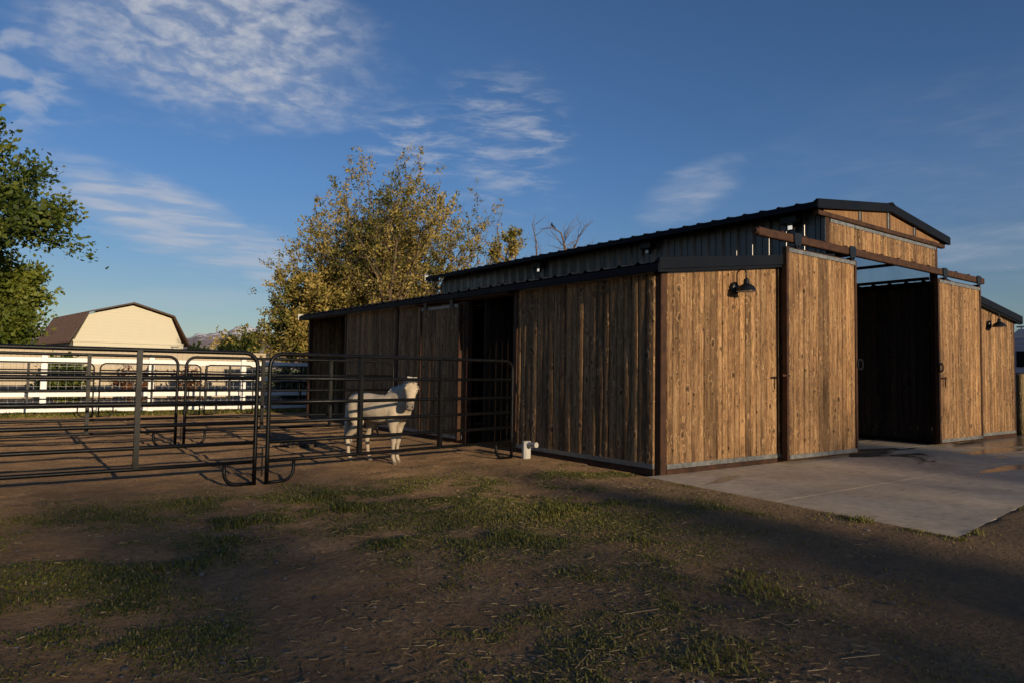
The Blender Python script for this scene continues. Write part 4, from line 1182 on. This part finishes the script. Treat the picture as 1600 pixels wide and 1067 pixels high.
    col = q.mix(q.math('MULTIPLY', sp.outputs[0], .85), col, (.11, .09, .08)); col = q.mix(q.math('MULTIPLY', sp.outputs[1], .85), col, (.13, .095, .07))
    q.color(col); q.rough(.75); q.b.inputs['Specular IOR Level'].default_value = .2; q.bump(nf, .35, .006)
    bm_.materials.clear(); bm_.materials.append(q.m)
    bm_.polygons.foreach_set('use_smooth', [True] * len(bm_.polygons))
    bo = bpy.data.objects.new('body', bm_); C.objects.link(bo); bo.parent = t
    eye = simple('eye', (.012, .009, .008), .12, 0, .1, 3)
    for sg in (-1, 1):
        MB().ellipsoid(hp(.285, sg * .077, .020) * S, (.017 * S, .017 * S, .015 * S)).build('eye', eye, t, True)
        MB().ellipsoid(hp(.93, sg * .030, .030) * S, (.011 * S, .011 * S, .016 * S)).build('nostril', eye, t, True)
    hair = simple('pale_hair', (.5, .46, .4), .7, 0, .25, 30, .3)
    rg = random.Random(3)
    mane = MB()
    for k in range(46):
        f = k / 45; i = f * (len(pts) - 2); a = int(i); p = pts[a].lerp(pts[a + 1], i - a)
        tg = (pts[a + 1] - pts[a]).normalized(); sd = Vector((0, 0, 1)).cross(tg).normalized(); up = tg.cross(sd)
        rh = nk[a][2] + (nk[a + 1][2] - nk[a][2]) * (i - a)
        b = p + up * (rh - .01); lf = 1
        mane.tube([b * S, (b + up * .05 + sd * .03 * lf + Vector((rg.gauss(0, .012), rg.gauss(0, .012), 0))) * S, (b + up * .0 + sd * (.12 + rg.uniform(0, .04)) * lf + Vector((rg.gauss(0, .02), 0, -.05 - rg.uniform(0, .05)))) * S], [.022 * S, .017 * S, .004 * S], 5)
    mane.build('mane', hair, t, True)
    fl = MB()
    for k in range(20):
        b = hp(-.06, rg.uniform(-.05, .05), .02); e = hp(.10 + rg.uniform(-.06, .05), rg.uniform(-.06, .06), .075)
        fl.tube([b * S, (b.lerp(e, .5) + o_ * .025 - h * .01) * S, e * S], [.016 * S, .013 * S, .003 * S], 5)
    for k in range(14):
        b = hp(-.06, rg.uniform(-.06, .06), -.01); e = hp(-.16, rg.uniform(-.08, .08), .02)
        fl.tube([b * S, e * S], [.018 * S, .006 * S], 5)
    fl.build('forelock', hair, t, True)
    tl = MB()
    for k in range(30):
        b = Vector((-.525, rg.uniform(-.02, .02), .88)); w = rg.uniform(-.045, .045)
        tl.tube([b * S, Vector((-.60, w * .7, .78)) * S, Vector((-.615 + rg.gauss(0, .012), w, .55)) * S, Vector((-.59 + rg.gauss(0, .02), w * 1.1, .26 + rg.uniform(-.07, .06))) * S], [.028 * S, .022 * S, .018 * S, .004 * S], 5)
    tl.build('tail', hair, t, True)
    return t


make_horse()

# ------------------------------------------------------------------ grass, straw, pebbles
def ground_z(x, y):
    g = grassiness(x, y); pad = 1 / (1 + np.exp(-(y - 1.5) * 3))
    H = (fbm(x * 1.3, y * 1.3, 3, 5) - .5) * .045 + (fbm(x * 4.5, y * 4.5, 3, 9) - .5) * (.028 + .03 * pad) + g * .012
    nb = np.exp(-np.clip(np.maximum(-x, -y), 0, 9) * 2.2)
    H = H * (1 - nb) - .012; pd = np.exp(-np.clip(np.maximum(-.22 + .09 * y - x, -3.29 + .105 * (x + .52) - y), 0, 9) * 3.2)
    return H * (1 - pd) + .008 + .004 * pd


def build_grass():
    rg = np.random.default_rng(4)
    # candidates denser near the camera
    n = 900000
    th = rg.uniform(R(-8), R(80), n); d = 2.2 + (13.0 - 2.2) * rg.random(n) ** 1.15
    x = -6.2255 + d * np.sin(th); y = -5.4843 + d * np.cos(th)
    p = grassiness(x, y)
    keep = (rg.random(n) < p ** 1.25 * .62) & (y < 2.6)
    x, y, d, p = x[keep], y[keep], d[keep], p[keep]
    # strip along the white fence
    m = 90000
    xf = rg.uniform(-10, 4.5, m); yf = rg.uniform(13.1, 14.9, m); pf = grassiness(xf, yf); k2 = rg.random(m) < pf * .8
    xf, yf, pf = xf[k2], yf[k2], pf[k2]
    x = np.concatenate([x, xf]); y = np.concatenate([y, yf]); p = np.concatenate([p, pf]); n = len(x)
    far = y > 10
    # weeds by the barn sill
    z = ground_z(x, y)
    tall = fbm(x * 1.9, y * 1.9, 3, 61)
    hgt = (.010 + .027 * rg.random(n) * (.35 + 1.3 * np.clip(tall - .3, 0, 1)) + .06 * np.clip(tall - .58, 0, 1) * 3 * rg.random(n)) * (.6 + .5 * p) + far * .06 * rg.random(n)
    w = np.where(far, .016, 0.0028 + .0024 * rg.random(n))
    az = rg.uniform(0, 2 * np.pi, n); ln = hgt * rg.uniform(.35, 1.25, n)
    dx, dy = np.cos(az), np.sin(az)
    b = np.stack([x, y, z - .004], 1)
    sd = np.stack([-dy, dx, np.zeros(n)], 1) * w[:, None]
    mid = b + np.stack([dx * ln * .35, dy * ln * .35, hgt * .72], 1)
    tip = b + np.stack([dx * ln * 1.05, dy * ln * 1.05, hgt * rg.uniform(.55, 1.0, n)], 1)
    V = np.stack([b - sd, b + sd, mid + sd * .75, mid - sd * .75, tip + sd * .1, tip - sd * .1], 1).reshape(-1, 3)
    i = np.arange(n)[:, None] * 6
    F = np.concatenate([i + np.array([[0, 1, 2, 3]]), i + np.array([[3, 2, 4, 5]])], 0)
    t = np.clip(.45 + (fbm(x * 1.2, y * 1.2, 3, 77) - .5) * .9 + rg.normal(0, .17, n), 0, .85); t = np.where(rg.random(n) < .07, 1.0, t)
    T = np.repeat(t, 6)
    o = npmesh('grass', V, F, MAT['grass'], col=np.stack([T, T, T, np.ones_like(T)], 1))
    tag(o, 'short patchy green grass growing through the dirt yard', 'grass', kind='stuff')
    # straw
    m = 9000
    th = rg.uniform(R(-5), R(64), m); d = 2.2 + 8.5 * rg.random(m) ** 1.1
    x = -6.2255 + d * np.sin(th); y = -5.4843 + d * np.cos(th)
    pr = np.clip(fbm(x * .8 + 9, y * .8, 3, 91) * 2.2 - .75, .04, 1) * np.clip((x + 6.5) / 3, .15, 1)
    k = (rg.random(m) < pr) & (y < 1.2) & ~((x > -.6) & (y > -3.4)); x, y = x[k], y[k]; m = len(x)
    z = ground_z(x, y) + .006
    az = rg.normal(-.6, .7, m); L_ = rg.uniform(.006, .026, m) * np.where(rg.random(m) < .05, 4.0, 1); w = rg.uniform(.0012, .0026, m)
    a = np.stack([np.cos(az), np.sin(az), rg.normal(0, .10, m)], 1) * L_[:, None]; s = np.stack([-np.sin(az), np.cos(az), np.zeros(m)], 1) * w[:, None]
    c = np.stack([x, y, z], 1); upv = np.zeros((m, 3)); upv[:, 2] = w * 1.5
    V = np.stack([c - a - s, c - a + s, c + a + s, c + a - s, c - a + upv, c + a + upv], 1).reshape(-1, 3)
    i = np.arange(m)[:, None] * 6
    F = np.concatenate([i + np.array([[0, 3, 5, 4]]), i + np.array([[1, 4, 5, 2]]), i + np.array([[0, 1, 2, 3]])], 0)
    T = np.repeat(rg.random(m), 6)
    o = npmesh('straw', V, F, MAT['straw'], col=np.stack([T, T, T, np.ones_like(T)], 1))
    tag(o, 'loose dry straw bits scattered over the dirt', 'straw', kind='stuff')
    # pebbles
    m = 9000
    th = rg.uniform(R(-5), R(66), m); d = 2.2 + 12 * rg.random(m)
    x = -6.2255 + d * np.sin(th); y = -5.4843 + d * np.cos(th)
    near = np.exp(-np.abs(np.maximum(x, y * 0) + .5) * 1.2) * (y > -3.5)
    k = (rg.random(m) < .35 + .6 * near) & ~((x > -.24 + .09 * y) & (y > -3.32 + .105 * (x + .52))) & (y < 9); x, y = x[k], y[k]; m = len(x)
    z = ground_z(x, y); s = rg.lognormal(-5.2, .5, m)[:, None]
    oc = np.array([[1, 0, 0], [0, 1, 0], [-1, 0, 0], [0, -1, 0], [0, 0, .7], [.7, .7, .35], [-.7, .7, .3], [-.7, -.7, .35], [.7, -.7, .3]])
    V = (np.stack([x, y, z], 1)[:, None, :] + oc[None] * rg.uniform(.7, 1.3, (m, 9, 1)) * s[:, None, :]).reshape(-1, 3)
    fs = np.array([[0, 5, 4], [5, 1, 4], [1, 6, 4], [6, 2, 4], [2, 7, 4], [7, 3, 4], [3, 8, 4], [8, 0, 4]])
    F = (np.arange(m)[:, None, None] * 9 + fs[None]).reshape(-1, 3)
    T = np.repeat(rg.random(m), 9)
    MAT['pebble'] = leaf_mat('pebbles', [(0, (.09, .07, .055)), (.7, (.2, .155, .12)), (1, (.34, .28, .22))], .8, 0)
    o = npmesh('gravel', V, F, MAT['pebble'], col=np.stack([T, T, T, np.ones_like(T)], 1))
    tag(o, 'small loose stones scattered over the yard', 'gravel', kind='stuff')


build_grass()
